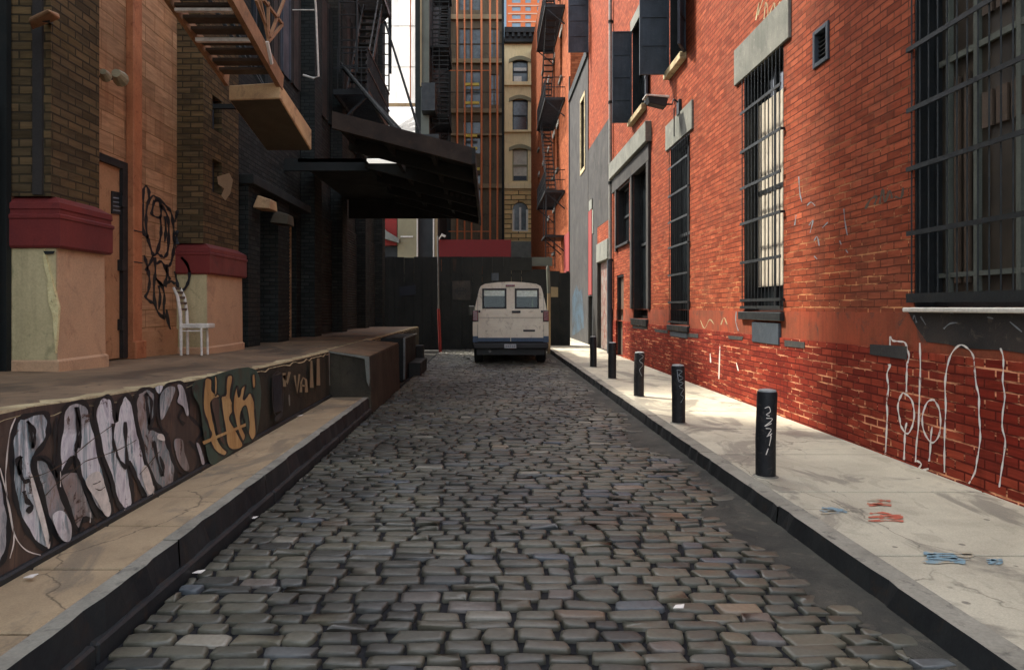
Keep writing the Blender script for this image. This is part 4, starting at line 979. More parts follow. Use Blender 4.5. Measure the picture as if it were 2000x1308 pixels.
# closed iron shutters upstairs
for k, (a, b_, mt) in enumerate(((11.2,12.0,'dark_slate'),(12.15,12.6,'dark_brown'),(12.7,13.3,'slate_iron'),(13.4,13.95,'dark_brown'))):
    mb = MB(); mb.box(-3.9, -3.86, a, b_, 5.9, 9.2); mb.box(-3.86, -3.84, a+.04, a+.09, 5.9, 9.2); mb.box(-3.86, -3.84, b_-.09, b_-.04, 5.9, 9.2); build('shutter', mb, mt, lb)

# ------------------------------------------------------------------ dark warehouse
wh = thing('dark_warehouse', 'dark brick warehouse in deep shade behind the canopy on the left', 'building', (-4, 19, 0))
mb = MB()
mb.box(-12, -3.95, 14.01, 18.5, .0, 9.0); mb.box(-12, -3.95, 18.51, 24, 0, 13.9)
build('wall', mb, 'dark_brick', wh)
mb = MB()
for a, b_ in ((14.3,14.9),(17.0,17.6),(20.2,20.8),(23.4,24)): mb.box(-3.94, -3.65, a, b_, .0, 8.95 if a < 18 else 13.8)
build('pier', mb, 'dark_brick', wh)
for a, b_ in ((14.9,17.0),(17.6,20.2),(20.8,23.4)): shutterdoor(wh, -3.92, a, b_, .86, 3.6)
for k in range(9):
    a = 14.95+.9*k; zt = 8.8 if a < 17.8 else 9.6
    if any(p-.2 < a < p+.8 for p in (17.0, 20.2)): continue
    mb = MB(); mb.box(-3.94, -3.9, a, a+.7, 6.0, zt); mb.box(-3.9, -3.88, a+.05, a+.1, 6.0, zt); mb.box(-3.9, -3.88, a+.6, a+.65, 6.0, zt); build('shutter', mb, ('dark_slate','dark_brown','dark_steel')[k % 3], wh)
fe = thing('fire_escape', 'black iron fire escape high on the dark warehouse above the canopy', 'fire escape', (-3.65, 18, 7))
fire_escape(fe, -3.65, -2.85, 16, 19.5, (6.6, 9.9), 'black_iron', (16.6, 19.0), ladder=[(-3.05, 19.6, 7.7, 13.4, .36), (-3.3, 16.0, 7.0, 9.9, .42)])
mb = MB(); mb.beam((-2.82,19.6,13.4),(-2.82,19.6,8.2),.05); build('post', mb, 'black_iron', fe)

# ------------------------------------------------------------------ canopy over the dock
cp = thing('canopy', 'big dark steel canopy reaching out over the alley from the warehouse', 'canopy', (-2, 13, 4.3))
def cz(x): return 3.81 - (x+.25)*.26
def sl(mb, x0, x1, y0, y1, t0, t1):  # sloping slab, t measured down from the roof plane
    mb.hexa([(x0,y0,cz(x0)-t1),(x1,y0,cz(x1)-t1),(x1,y1,cz(x1)-t1),(x0,y1,cz(x0)-t1),(x0,y0,cz(x0)-t0),(x1,y0,cz(x1)-t0),(x1,y1,cz(x1)-t0),(x0,y1,cz(x0)-t0)])
mb = MB()
gaps = [(12.0,12.45,-2.1,-1.4), (12.75,12.95,-1.65,-1.45), (13.1,13.4,-1.35,-1.15)]
xs = sorted({-2.3, -.25, *[g[2] for g in gaps], *[g[3] for g in gaps]}); yss = sorted({10.1, 17.5, *[g[0] for g in gaps], *[g[1] for g in gaps]})
for i in range(len(xs)-1):
    for j in range(len(yss)-1):
        mx, my = (xs[i]+xs[i+1])/2, (yss[j]+yss[j+1])/2
        if any(g[0] < my < g[1] and g[2] < mx < g[3] for g in gaps): continue
        sl(mb, xs[i], xs[i+1], yss[j], yss[j+1], .02, .05)
mb.box(-3.64, -2.31, 13.0, 17.5, 4.26, 4.33); build('roof_deck', mb, 'dark_steel', cp)
mb = MB(); mb.box(-3.9, -2.3, 13.0, 13.09, 4.1, 4.33); build('wall_beam', mb, 'dark_steel', cp)
mb = MB(); sl(mb, -2.3, -.25, 10.0, 10.09, -.03, .22); build('front_fascia', mb, 'fascia_rust', cp)
mb = MB(); mb.box(-.25, -.2, 10.0, 17.6, 3.6, 3.84); build('side_fascia', mb, 'dark_steel', cp)
mb = MB()
for y in (11.2, 12.6, 14.0, 15.4, 16.8): sl(mb, -2.3, -.26, y, y+.1, .05, .26)
for x in (-2.25, -1.6, -.9): sl(mb, x, x+.07, 10.1, 17.5, .05, .17)
build('joist', mb, 'dark_steel', cp)
mb = MB(); mb.prism([(-3.6,17.51,3.78),(-.26,17.51,3.78),(-.26,17.51,cz(-.26)+.02),(-3.6,17.51,cz(-3.6)+.02)], (0,.09,0)); build('rear_beam', mb, 'dark_steel', cp)
for (x, y, d_) in ((755,314,12.2), (791,321,12.9), (821,326,13.3)):
    p = P(x, y, d_); wd = .34 if x < 760 else .08
    mb = MB(); mb.box(p.x-wd, p.x+wd, p.y-.09, p.y+.09, p.z-.03, p.z+.02); lm = build('lamp', mb, 'glow_plate', cp, bevel=.01)  # weakly glowing plates added for the bright spots at the roof gaps
    mb = MB(); mb.beam(p+Vector((0,0,.02)), (p.x, p.y, cz(p.x)-.05), .03); build('hanger', mb, 'dark_steel', lm)
mb = MB()
for k in range(6): x = -.92+k*.12; mb.box(x, x+.07, 14.0-.02, 13.999, 3.73-(x+.6)*.26, 3.80-(x+.6)*.26)
build('stud', mb, 'grey_stucco', cp)
mb = MB()
for a, b_ in (((-3.6,16.5,7.4),(-1.3,11,4.12)), ((-3.55,16.6,7.3),(-1.0,12.4,4.05)), ((-2.95,19.4,9.6),(-1.1,14,4.05)), ((-3.6,18.5,6.2),(-.6,13.6,3.95))): mb.tube([a, b_], .045 if a[2] != 9.6 else .03, 8)
build('tie_rod', mb, 'dark_steel', cp)
mb = MB(); mb.tube([(-3.3,10.1,4.4),(-3.3,10.1,12)], .06, 8); mb.tube([(-3.42,10.2,4.4),(-3.42,10.2,12)], .04, 8); build('down_pipe', mb, 'dark_steel', cp)

# ------------------------------------------------------------------ drop stair with counterweight box
ds = thing('drop_stair', 'wooden-brown drop stair with boxed end hanging above the dock beside the second pier', 'stair', (-2.9, 8.5, 4.2))
mb = MB(); mb.hexa([(-3.24,8.5,4.08),(-2.6,8.5,4.10),(-2.6,10.0,3.80),(-3.26,10.0,3.80),(-3.24,8.5,4.26),(-2.6,8.5,4.30),(-2.6,10.0,4.10),(-3.26,10.0,4.10)])
bx = build('box', mb, 'stair_box', ds, bevel=.01)
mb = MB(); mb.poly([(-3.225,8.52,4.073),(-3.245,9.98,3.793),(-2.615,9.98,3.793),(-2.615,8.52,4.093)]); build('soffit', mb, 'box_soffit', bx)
sa, sb = (-3.28, 8.55, 4.34), (-3.28, 6.2, 4.86)
ra, rb2 = (-2.62, 8.6, 4.32), (-2.62, 6.2, 4.86)
mb = MB(); mb.beam(sa, sb, .05, .16); build('stringer', mb, 'stair_wood', ds)
mb = MB(); mb.beam(ra, rb2, .06, .20); build('stringer', mb, 'stair_wood', ds)
mb = MB()
for k in range(11):
    f = .10+.083*k; y = 8.55-2.35*f; z = 4.33+.52*f; mb.box(-3.26, -2.65, y-.085, y+.075, z-.02+R.uniform(-.01,.01), z+.01)
build('tread', mb, 'brown_iron', ds)
mb = MB(); mb.box(-3.25, -2.65, 7.55, 7.6, 4.44, 4.48); mb.box(-3.25, -2.65, 7.05, 7.1, 4.56, 4.59); build('crosspiece', mb, 'spray_white', ds)
mb = MB(); X = -2.58
def oX(x, y): return onX(x, y, X)
for s_ in ([(500,0),(527,72)], [(527,72),(555,0)], [(524,76),(508,0)], [(515,0),(552,48)], [(552,48),(524,82)], [(524,82),(524,5)]):
    mb.beam(oX(*s_[0]), oX(*s_[1]), .03)
build('railing', mb, 'stair_wood', ds)
mb = MB(); mb.beam(oX(521,82), oX(530,125), .04); build('hook', mb, 'white_metal', ds)
mb = MB(); mb.beam((-3.85,9.2,4.2),(-2.7,9.2,4.2),.06); mb.beam((-3.7,9.8,5.6),(-2.9,9.5,4.1),.04); mb.beam((-3.7,8.9,5.6),(-2.9,8.8,4.3),.04); build('hanger', mb, 'dark_steel', ds)
t = thing('conduit', 'thin white conduit with a hooked end hanging above the canopy', 'pipe', (-3.84, 11.5, 5.6))
q = [onX(614,-20,-3.4), onX(617,20,-3.4), onX(622,150,-3.4)]
mb = MB(); mb.tube(q+[P(612,153,q[-1].y), P(592,147,q[-1].y)], .022, 8); mb.tube([q[1], (-3.9, q[1].y, q[1].z)], .012, 6); build('pipe', mb, 'white_metal', t, smooth=True)

# lamps on the left
t = thing('wall_lamp', 'brown box lamp tilted out from the top of the nearest pier', 'lamp', (-3.7, 5.7, 3.9))
mb = MB(); a = P(58,48,5.35); b_ = P(112,30,5.35)
mb.hexa([P(56,44,5.4),P(100,24,5.2),P(118,38,5.45),P(62,60,5.6),P(56,34,5.4),P(92,17,5.2),P(116,26,5.45),P(66,44,5.6)]); build('housing', mb, 'stair_wood', t, bevel=.01)
mb = MB(); mb.beam((-3.72,5.78,3.93), P(90,38,5.4), .05); build('bracket', mb, 'black_iron', t)
for (x, y, l) in ((207,150,'small twin-wedge floodlight over the left door, nearer the pier'), (236,155,'oval floodlight over the left door, beside the orange pilaster')):
    p = onX(x, y, XW+.22); t = thing('floodlight', l, 'lamp', (XW, p.y, p.z), 'floodlights over the dock door')
    mb = MB(); r = .09 if x < 220 else .13
    mb.tube([p+Vector((.02,-r,.02)), p+Vector((.0,0,0)), p+Vector((-.03,r*.8,.03))], [r*.35, r*.62, r*.2], 10); build('head', mb, 'lamp_grey', t)
    mb = MB(); mb.tube([p, (XW, p.y+.05, p.z+.03)], .014, 6); build('arm', mb, 'black_iron', t)
for (x, y, w_, h_, mt, l) in ((520,395,.30,.22,'stair_box','beige box lamp hanging from the dark wall beyond the second pier'), (553,424,.34,.24,'box_soffit','dark framed box lamp at the edge of the deep shade')):
    p = onX(x, y, -3.55); t = thing('wall_lamp', l, 'lamp', p)
    mb = MB(); mb.hexa([p+Vector(v_) for v_ in ((-w_*.5,-.2,-h_*.5),(w_*.4,-.2,-h_*.6),(w_*.4,.2,-h_*.6),(-w_*.5,.2,-h_*.5),(-w_*.3,-.15,h_*.4),(w_*.4,-.15,h_*.1),(w_*.4,.15,h_*.1),(-w_*.3,.15,h_*.4))]); build('housing', mb, mt, t, bevel=.01)
    mb = MB(); mb.beam(p, (-3.9, p.y+.1, p.z+.2), .04); build('bracket', mb, 'dark_steel', t)

# ------------------------------------------------------------------ white chair
ch = thing('chair', 'white metal chair with curved back standing on the dock by the second pier', 'chair', (-3.65, 8.5, dw(8.5)))
zf = dw(8.5); ym, yM = 8.34, 8.52
def XX(x, y=8.34): return (x-CX)*y/F
def ZZ(py, y=8.34): return EYE-(py-HY)*y/F
for y in (ym, yM):
    mb = MB(); mb.tube([(XX(354),y,zf),(XX(353),y,ZZ(640)),(XX(352),y,ZZ(610)),(XX(347),y,ZZ(580)),(XX(339),y,ZZ(561))], [.017,.02,.022,.02,.014], 8); build('rear_leg', mb, 'white_metal', ch, smooth=True)
    mb = MB(); mb.tube([(XX(394),y,zf),(XX(393),y,ZZ(640))], .014, 8); build('front_leg', mb, 'white_metal', ch, smooth=True)
mb = MB(); mb.box(XX(352), XX(408), ym-.01, yM+.01, ZZ(641), ZZ(632)); build('seat', mb, 'white_metal', ch, bevel=.012, seg=2)
mb = MB()
for (x, y) in ((340,563),(344,571),(348,581),(351,592),(352,604)): mb.beam((XX(x),ym,ZZ(y)),(XX(x),yM,ZZ(y)),.018,.03)
build('backrest', mb, 'brown_iron', ch)
mb = MB(); mb.beam((XX(356),ym,ZZ(646)),(XX(392),ym,ZZ(646)),.014); mb.beam((XX(356),yM,ZZ(646)),(XX(392),yM,ZZ(646)),.014); build('stretcher', mb, 'white_metal', ch)
for i, (x, y, zz, l) in enumerate(((60,1127,.226,'white paper scrap at the foot of the graffiti wall'), (388,1118,.002,'white paper scrap among the cobbles, nearest of those on the left'), (493,1012,.002,'small white paper scrap beside the left kerb'), (1326,1186,.002,'white paper scrap on a stone at the lower right'), (586,812,.226,'tiny white scrap on the left pavement further along'))):
    p = onZ(x, y, zz+.012); s_ = .03+.004*(i % 3)
    mb = MB(); mb.prism([p+Vector((-s_,-.008,0)), p+Vector((s_*.6,-.016,.004)), p+Vector((s_,.01,.012)), p+Vector((-s_*.4,.018,.004))], (0,0,.003))
    tag(build('paper_scrap', mb, 'spray_white'), l, 'litter', 'scraps of paper')
# ------------------------------------------------------------------ van
VX, VY = .573, 18.0
van = thing('van', 'dirty white panel van seen from behind, parked on the cobbles', 'van', (VX, VY+2.4, 0))
def van_build():
    # half profile of the body section: (x, z)
    prof = [(.985,.60),(1.0,.80),(1.0,1.14),(.985,1.20),(.93,1.55),(.83,1.98),(.79,2.06),(.68,2.12),(.35,2.16),(0,2.175)]
    def ring(y, s=1.0, lift=0, cut=None, zmax=9):
        pts = [(x*s, y, min(z, zmax)) for x, z in prof]; return [(VX+x, yy, z) for x, yy, z in pts]+[(VX-x, yy, z) for x, yy, z in reversed(pts[:-1])]
    # rear face leans forward with height
    lean = lambda z: VY+.0+max(0, (z-1.15))*.07
    mb = MB(); secs = []
    r0 = ring(VY); r0 = [(x, lean(z), z) for x, y, z in r0]; secs.append(r0)
    for y in (VY+.12, VY+1.4, VY+2.8, VY+3.3): secs.append(ring(y, 1.0 if y > VY+.2 else 1.0))
    secs.append(ring(VY+3.75, .99, zmax=1.95)); secs.append([(x, y+ (0 if z > 1.2 else 0), min(z, 1.25)) for x, y, z in ring(VY+4.15, .97)]); secs.append([(VX+(x-VX)*.93, y, min(z, 1.02)) for x, y, z in ring(VY+4.85)])
    n = len(r0); base = 0
    for s_ in secs: mb.v += s_
    for i in range(len(secs)-1):
        for k in range(n-1): 
            if i in (5,) and 5 <= k <= n-7: continue       # windscreen
            mb.f.append((i*n+k, i*n+k+1, (i+1)*n+k+1, (i+1)*n+k))
    mb.f.append(tuple((len(secs)-1)*n+k for k in range(n)))
    # rear face with two window openings
    wx = (.03, .10); W = [(.075, .70)]
    def zx(x, z): return (VX+x, lean(z)-.002, z)
    def halfw(z):
        for (x0, z0), (x1, z1) in zip(prof[:-1], prof[1:]):
            if z0 <= z <= z1: return x0+(x1-x0)*(z-z0)/(z1-z0+1e-9)
        return 0
    z0, z1 = 1.475, 1.985; a, b_ = .125, .735
    zs = [.60,.80,1.14,1.20]
    full = [(-halfw(z), z) for z in (.60,.80,1.14,1.20,1.475)]+[(halfw(z), z) for z in (1.475,1.20,1.14,.80,.60)]
    mb.poly([zx(x, z) for x, z in full][::-1])
    mb.poly([zx(-halfw(1.4751),1.475),zx(-b_,1.475),zx(-b_,1.985),zx(-halfw(1.985),1.985),zx(-halfw(1.98),1.98),zx(-halfw(1.55),1.55)])
    mb.poly([zx(b_,1.475),zx(halfw(1.4751),1.475),zx(halfw(1.55),1.55),zx(halfw(1.98),1.98),zx(halfw(1.985),1.985),zx(b_,1.985)])
    mb.poly([zx(-a,1.475),zx(a,1.475),zx(a,1.985),zx(-a,1.985)])
    mb.poly([zx(x, z) for x, z in [(-halfw(1.985),1.985),(halfw(1.985),1.985),(.79,2.06),(.68,2.12),(.35,2.16),(0,2.175),(-.35,2.16),(-.68,2.12),(-.79,2.06)]])
    mb.poly([(VX-.985,VY,.6),(VX+.985,VY,.6),(VX+.985,VY+4.8,.6),(VX-.985,VY+4.8,.6)][::-1])
    return build('body', mb, 'van_paint', van, smooth=False), lean
body, lean = van_build()
def vb(name, mat, x0, x1, z0, z1, d0, d1, par=van, bevel=.004):
    """piece on the leaning rear face; d0..d1 = how far it stands proud (towards the camera)"""
    mb = MB(); mb.hexa([(VX+x0,lean(z0)-d1,z0),(VX+x1,lean(z0)-d1,z0),(VX+x1,lean(z0)-d0,z0),(VX+x0,lean(z0)-d0,z0),(VX+x0,lean(z1)-d1,z1),(VX+x1,lean(z1)-d1,z1),(VX+x1,lean(z1)-d0,z1),(VX+x0,lean(z1)-d0,z1)])
    return build(name, mb, mat, par, bevel=bevel)
for s in (-1, 1):
    dr_ = vb('rear_door', 'van_paint', min(s*.008, s*.86), max(s*.008, s*.86), .62, 1.46, .002, .014)
    if s > 0:
        vb('handle', 'van_black', .03, .26, 1.35, 1.41, .014, .04, dr_, .01)
        vb('badge', 'van_black', .33, .64, .86, .91, .014, .018, dr_, .0)
    vb('crease', 'van_black', min(s*.012, s*.84), max(s*.012, s*.84), 1.225, 1.232, .014, .0155, dr_, 0)
    vb('lower_trim', 'van_blue', min(s*.008, s*.86), max(s*.008, s*.86), .60, .70, .014, .022, dr_, 0)
    fr = MB()
    def fb(x0, x1, z0, z1): fr.hexa([(VX+x0,lean(z0)-.02,z0),(VX+x1,lean(z0)-.02,z0),(VX+x1,lean(z0)+.03,z0),(VX+x0,lean(z0)+.03,z0),(VX+x0,lean(z1)-.02,z1),(VX+x1,lean(z1)-.02,z1),(VX+x1,lean(z1)+.03,z1),(VX+x0,lean(z1)+.03,z1)])
    xa, xb = sorted((s*.11, s*.75))
    fb(xa, xa+.045, 1.46, 2.0); fb(xb-.045, xb, 1.46, 2.0); fb(xa+.045, xb-.045, 1.46, 1.505); fb(xa+.045, xb-.045, 1.955, 2.0)
    rw = build('rear_window', fr, 'van_black', van, bevel=.008)
    vb('glass', 'van_glass', xa+.03, xb-.03, 1.49, 1.97, -.012, -.006, rw, 0)
    vb('glass_light_band', 'glass_light_green', xa+.05, xb-.05, 1.80 if s < 0 else 1.78, 1.95, -.005, -.003, rw, 0)  # bright band painted over the glass, standing for light reflected in it
    tl = vb('tail_light', 'tail_red', min(s*.86, s*1.003), max(s*.86, s*1.003), 1.14, 1.40, .0, .035, van, .012)
    vb('bezel', 'van_black', min(s*.85, s*1.0), max(s*.85, s*1.0), 1.12, 1.42, -.002, .012, tl, .01)
    vb('hinge', 'van_black', min(s*.80,s*.85), max(s*.80,s*.85), 1.36, 1.42, .004, .03, van, .003)
    vb('corner_trim', 'van_blue', min(s*.861, s*1.0), max(s*.861, s*1.0), .58, .74, -.01, .008, van, 0)
    mb = MB(); mb.beam((VX+s*.87, lean(.62)-.012, .62), (VX+s*.87, lean(2.0)-.012, 2.0), .012, .006); build('door_gap', mb, 'van_black', van)
    # mirrors
    mb = MB(); mb.box(VX+s*1.03, VX+s*1.22, VY+3.9, VY+4.0, 1.25, 1.55); m_ = build('mirror', mb, 'van_black', van, bevel=.02); mb = MB(); mb.beam((VX+s*.97,VY+3.95,1.3),(VX+s*1.05,VY+3.95,1.35),.03); build('arm', mb, 'van_black', m_)
vb('brake_light', 'tail_red', -.13, .11, 2.045, 2.10, .0, .03, van, .012)
mb = MB(); mb.box(VX-.98, VX+.98, VY-.14, VY+.1, .42, .56); bp = build('rear_bumper', mb, 'van_black', van, bevel=.02, seg=2)
mb = MB(); mb.box(VX-.17, VX+.14, VY-.152, VY-.141, .43, .54); pt = build('licence_plate', mb, 'plate_white', van)
mb = MB()
for k in range(5): mb.box(VX-.14+k*.055, VX-.105+k*.055, VY-.155, VY-.1525, .46, .515)
build('plate_marks', mb, 'marker_grey', pt)
mb = MB(); mb.box(VX-.9, VX+.9, VY+.1, VY+4.7, .24, .6); mb.tube([(VX-.7,VY+.55,.36),(VX+.7,VY+.55,.36)], .06, 8); mb.tube([(VX-.3,VY+.55,.36),(VX+.0,VY+.55,.34),(VX+.2,VY+.55,.36)], [.1,.15,.1], 10); build('underbody', mb, 'van_black', van)
mb = MB(); mb.tube([(VX-.55,VY+.3,.36),(VX-.55,VY-.1,.34)], .035, 8); build('exhaust', mb, 'hub_grey', van)
for s in (-1, 1):
    for y in (VY+.75, VY+3.9):
        mb = MB(); x0, x1 = VX+s*.74, VX+s*.97; mb.tube([(x0,y,.345),(x0+s*.02,y,.345),(x1-s*.02,y,.345),(x1,y,.345)], [.31,.345,.345,.31], 28); wl = build('wheel', mb, 'rubber', van, smooth=True)
        mb = MB(); mb.tube([(x1-s*.01,y,.345),(x1+s*.008,y,.345)], [.2,.17], 20); build('rim', mb, 'hub_grey', wl)
for x in (-.42, .42):
    mb = MB(); mb.box(VX+x-.25, VX+x+.25, VY+2.7, VY+2.9, .9, 1.62); mb.box(VX+x-.14, VX+x+.14, VY+2.72, VY+2.84, 1.64, 1.80); mb.box(VX+x-.25, VX+x+.25, VY+2.9, VY+3.35, .9, 1.05); build('seat', mb, 'seat_cloth', van, bevel=.03)
mb = MB()
for s in (-1, 1): mb.hexa([(VX+s*.94,VY+.1,.62),(VX+s*.96,VY+.1,.62),(VX+s*.96,VY+3.4,.62),(VX+s*.94,VY+3.4,.62),(VX+s*.76,VY+.2,2.0),(VX+s*.78,VY+.2,2.0),(VX+s*.78,VY+3.4,2.0),(VX+s*.76,VY+3.4,2.0)])
mb.box(VX-.76, VX+.76, VY+.2, VY+3.4, 2.0, 2.02); mb.box(VX-.94, VX+.94, VY+.1, VY+3.4, .62, .64)
build('dark_liner', mb, 'van_black', van)  # dark liner added to keep the van's inside dark behind the glass
mb = MB(); mb.poly([(VX-.84,VY+3.78,1.93),(VX+.84,VY+3.78,1.93),(VX+.93,VY+4.14,1.26),(VX-.93,VY+4.14,1.26)]); build('windscreen', mb, 'van_glass', van)
mb = MB(); mb.box(VX-.9, VX+.9, VY+4.85, VY+4.95, .42, .62); build('front_bumper', mb, 'van_black', van, bevel=.02)
for s in (-1, 1): mb = MB(); mb.box(VX+s*.62, VX+s*.88, VY+4.84, VY+4.88, .74, .92); build('headlight', mb, 'plate_white', van, bevel=.01)

# ------------------------------------------------------------------ hoarding, poles, shed across the alley
hd = thing('hoarding', 'dark board hoarding closing the alley behind the van', 'fence', (0, 24.6, 0))
mb = MB(); x = -3.94; k = 0
while x < 1.55:
    w_ = R.uniform(.28, .42); x1 = min(x+w_, 1.55); mb.box(x, x1-.008, 24.5+.012*(k % 2), 24.56, -.03, 3.3+R.uniform(-.02, .02)); x = x1; k += 1
while x < 2.92:
    x1 = min(x+.5, 2.92); mb.box(x, x1-.006, 24.5+.01*(k % 2), 24.56, -.03, 2.86-(x-1.55)*.12); x = x1; k += 1
build('board', mb, 'dark_board', hd)
mb = MB()
for z in (.5, 1.6, 2.6): mb.box(-3.9, 2.85, 24.57, 24.65, z, z+.1)
for x in (-3.5, -1.8, 0, 1.5, 2.8): mb.box(x, x+.1, 24.66, 24.76, -.03, 2.8)
mb.box(-3.94, 2.9, 24.561, 24.569, -.04, 2.4); build('rail', mb, 'dark_board', hd)  # thin sheet added behind the boards to stop light through their gaps
def hp(name, mat, pts, pr=.02): 
    mb = MB(); mb.prism([P(x, y, 24.495) for x, y in pts], (0, -pr, 0)); return build(name, mb, mat, hd)
s_ = hp('sign', 'hood_stone', [(883,549),(918,548),(919,586),(884,585)]); s_.data.materials[0] = M['grey_stucco']
mb = MB()
for k in range(11):
    a = k*2*math.pi/11; x, y = 900+11*math.cos(a), 568+5*math.sin(a); mb.box(P(x-1.3,y,24.4).x, P(x+1.3,y,24.4).x, 24.466, 24.474, P(x,y+2,24.4).z, P(x,y-2,24.4).z)
mb.box(P(891,568,24.4).x, P(909,568,24.4).x, 24.466, 24.474, P(900,569.5,24.4).z, P(900,566.5,24.4).z)
build('emblem', mb, 'black_iron', hd)
hp('poster', 'drab_band', [(1076,560),(1090,561),(1090,580),(1076,580)], .004); hp('board_patch', 'fascia_rust', [(884,505),(892,505),(890,530),(885,530)], .01); hp('board_patch', 'navy_hatch', [(780,560),(812,556),(812,575),(780,578)], .01)
hp('board_patch', 'dark_steel', [(995,505),(1036,504),(1036,528),(995,529)]); hp('board_patch', 'slate_iron', [(960,533),(974,533),(974,548),(960,548)], .01)
mb = MB(); mb.box(-1.2, 2.3, 24.8, 24.86, 3.0, 3.32); build('board', mb, 'grey_green', hd)
sd = thing('sidewalk_shed', 'red parapet board on posts running across above the dark hoarding', 'scaffold', (-.6, 30, 0))
mb = MB(); mb.box(P(855,0,30).x, P(998,0,30).x, 30, 30.06, 3.72, 4.47); build('parapet', mb, 'red_board', sd)
mb = MB(); mb.box(-2.3, 1.0, 30.07, 33, 3.6, 3.72); build('deck', mb, 'dark_board', sd)
mb = MB(); [mb.box(x, x+.12, y, y+.12, -.06, 3.6) for x in (-2.2, -.7, .8) for y in (30.1, 32.8)]; build('post', mb, 'orange_pole', sd)
t = thing('pole', 'thin grey pole with a red lower half at the left end of the van', 'pole', (-1.70, 23.0, 0))
mb = MB(); mb.tube([(-1.70,23,1.45),(-1.72,23,3.9)], .028, 8); build('upper_shaft', mb, 'hub_grey', t); mb = MB(); mb.tube([(-1.64,23,-.03),(-1.70,23,1.45)], .05, 8); build('lower_shaft', mb, 'bright_red', t)
t = thing('pole', 'grey and brown pole standing by the right rear corner of the van', 'pole', (1.90, 22.0, 0))
mb = MB(); mb.tube([(1.93,22,-.03),(1.93,22,1.95)], .055, 8); build('lower_shaft', mb, 'drab_band', t); mb = MB(); mb.tube([(1.93,22,1.95),(1.9,22,2.75),(1.9,22,2.85)], [.06,.06,.02], 8); build('upper_shaft', mb, 'grey_green', t)
t = thing('lamp', 'small white lamp at the left end of the red parapet', 'lamp', P(862,462,29.9))
mb = MB(); mb.beam(P(855,470,29.95), P(862,460,29.9), .05); mb.beam(P(862,458,29.9), P(870,462,29.9), .14, .1); build('head', mb, 'white_metal', t)

# ------------------------------------------------------------------ buildings beyond
def frontal(name, label, x0, x1, Y, z0, z1, holes, mat, dep=8, thick=.25):
    t = thing(name, label, 'building', ((x0+x1)/2, Y, 0))
    mb = MB(); wallY(mb, Y, x0, x1, z0, z1, holes, thick)
    mb.poly([(x0,Y,z0),(x0,Y,z1),(x0,Y+dep,z1),(x0,Y+dep,z0)]); mb.poly([(x1,Y,z0),(x1,Y+dep,z0),(x1,Y+dep,z1),(x1,Y,z1)]); mb.poly([(x0,Y,z1),(x1,Y,z1),(x1,Y+dep,z1),(x0,Y+dep,z1)]); mb.poly([(x0,Y+dep,z0),(x0,Y+dep,z1),(x1,Y+dep,z1),(x1,Y+dep,z0)])
    build('wall', mb, mat, t); return t
def fx(x, d): return (x-CX)*d/F
def fz(y, d): return EYE-(y-HY)*d/F
# beige building
D = 60
bz = frontal('beige_building', 'narrow beige stone building with arched windows, in the gap at the alley end', fx(985,D), fx(1062,D), D, 0, fz(70,D),
    [(fx(1001,D), fx(1031,D), fz(b_,D), fz(a,D)) for a, b_ in ((118,161),(195,256),(291,354),(395,452))], 'beige_stone')
for k, (a, b_, hood) in enumerate(((118,161,110),(195,256,186),(291,354,282))):
    x0, x1 = fx(1001,D), fx(1031,D); z0, z1 = fz(b_,D), fz(a,D)
    fr = MB(); t_ = .09; fr.box(x0,x0+t_,D+.1,D+.2,z0,z1); fr.box(x1-t_,x1,D+.1,D+.2,z0,z1); fr.box(x0+t_,x1-t_,D+.1,D+.2,z0,z0+t_); fr.box(x0+t_,x1-t_,D+.1,D+.2,z1-t_,z1); fr.box(x0+t_,x1-t_,D+.1,D+.19,(z0+z1)/2-.05,(z0+z1)/2+.05)
    w_ = build('window', fr, 'black_iron' if k < 2 else 'hood_stone', bz)
    mb = MB(); mb.box(x0+.02,x1-.02,D+.21,D+.23,z0,z1); build('pane', mb, ('pane_grey','pane_grey','blind')[k], w_)
    if k == 0: mb = MB(); mb.box(x0+.12, x0+.8, D+.19, D+.205, z0+.1, z0+.6); mb.box(x0+.12, x1-.12, D+.19, D+.205, (z0+z1)/2+.1, (z0+z1)/2+.38); build('curtain', mb, 'white_metal', w_)
    if k == 1: mb = MB(); mb.box(x0+.12, x1-.12, D+.19, D+.206, z0+.1, (z0+z1)/2-.1); build('blind', mb, 'pane_dark', w_)
    if k == 2: mb = MB(); mb.box(x0+.1, x1-.1, D+.18, D+.2, z0+.09, z0+.5); build('sash', mb, 'slate_iron', w_)
    mb = MB(); n = 10; zc = fz(hood+10, D); o_ = []; i_ = []
    for j in range(n+1):
        f = j/n; x = fx(994,D)+(fx(1037,D)-fx(994,D))*f; h = .30*math.sin(math.pi*f); o_.append((x, D-.18, zc+.12+h)); i_.append((x, D-.18, zc-.18+h*.9))
    mb.prism(o_+i_[::-1], (0,.18,0)); build('hood', mb, 'hood_stone', w_)
    mb = MB(); mb.box(fx(994,D), fx(1001,D), D-.08, D, z0, zc-.1); mb.box(fx(1031,D), fx(1038,D), D-.08, D, z0, zc-.1); build('surround', mb, 'beige_stone', w_)
for a, b_ in ((161,168),(255,259),(358,369)):
    mb = MB(); mb.box(fx(985,D), fx(1062,D), D-.25, D, fz(b_,D), fz(a,D)); build('string_course', mb, 'beige_stone', bz)
x0, x1 = fx(1001,D), fx(1031,D); z0, z1 = fz(452,D), fz(395,D)
mb = MB(); xc = (x0+x1)/2; hw = (x1-x0)/2; zs_ = z1-hw*.95
mb2 = MB(); wallY(mb2, D-.06, fx(985,D), fx(1062,D), fz(470,D), fz(372,D), [(x0-.05, x1+.05, z0, z1+.1)], .06); build('rusticated_face', mb2, 'rusticated', bz)
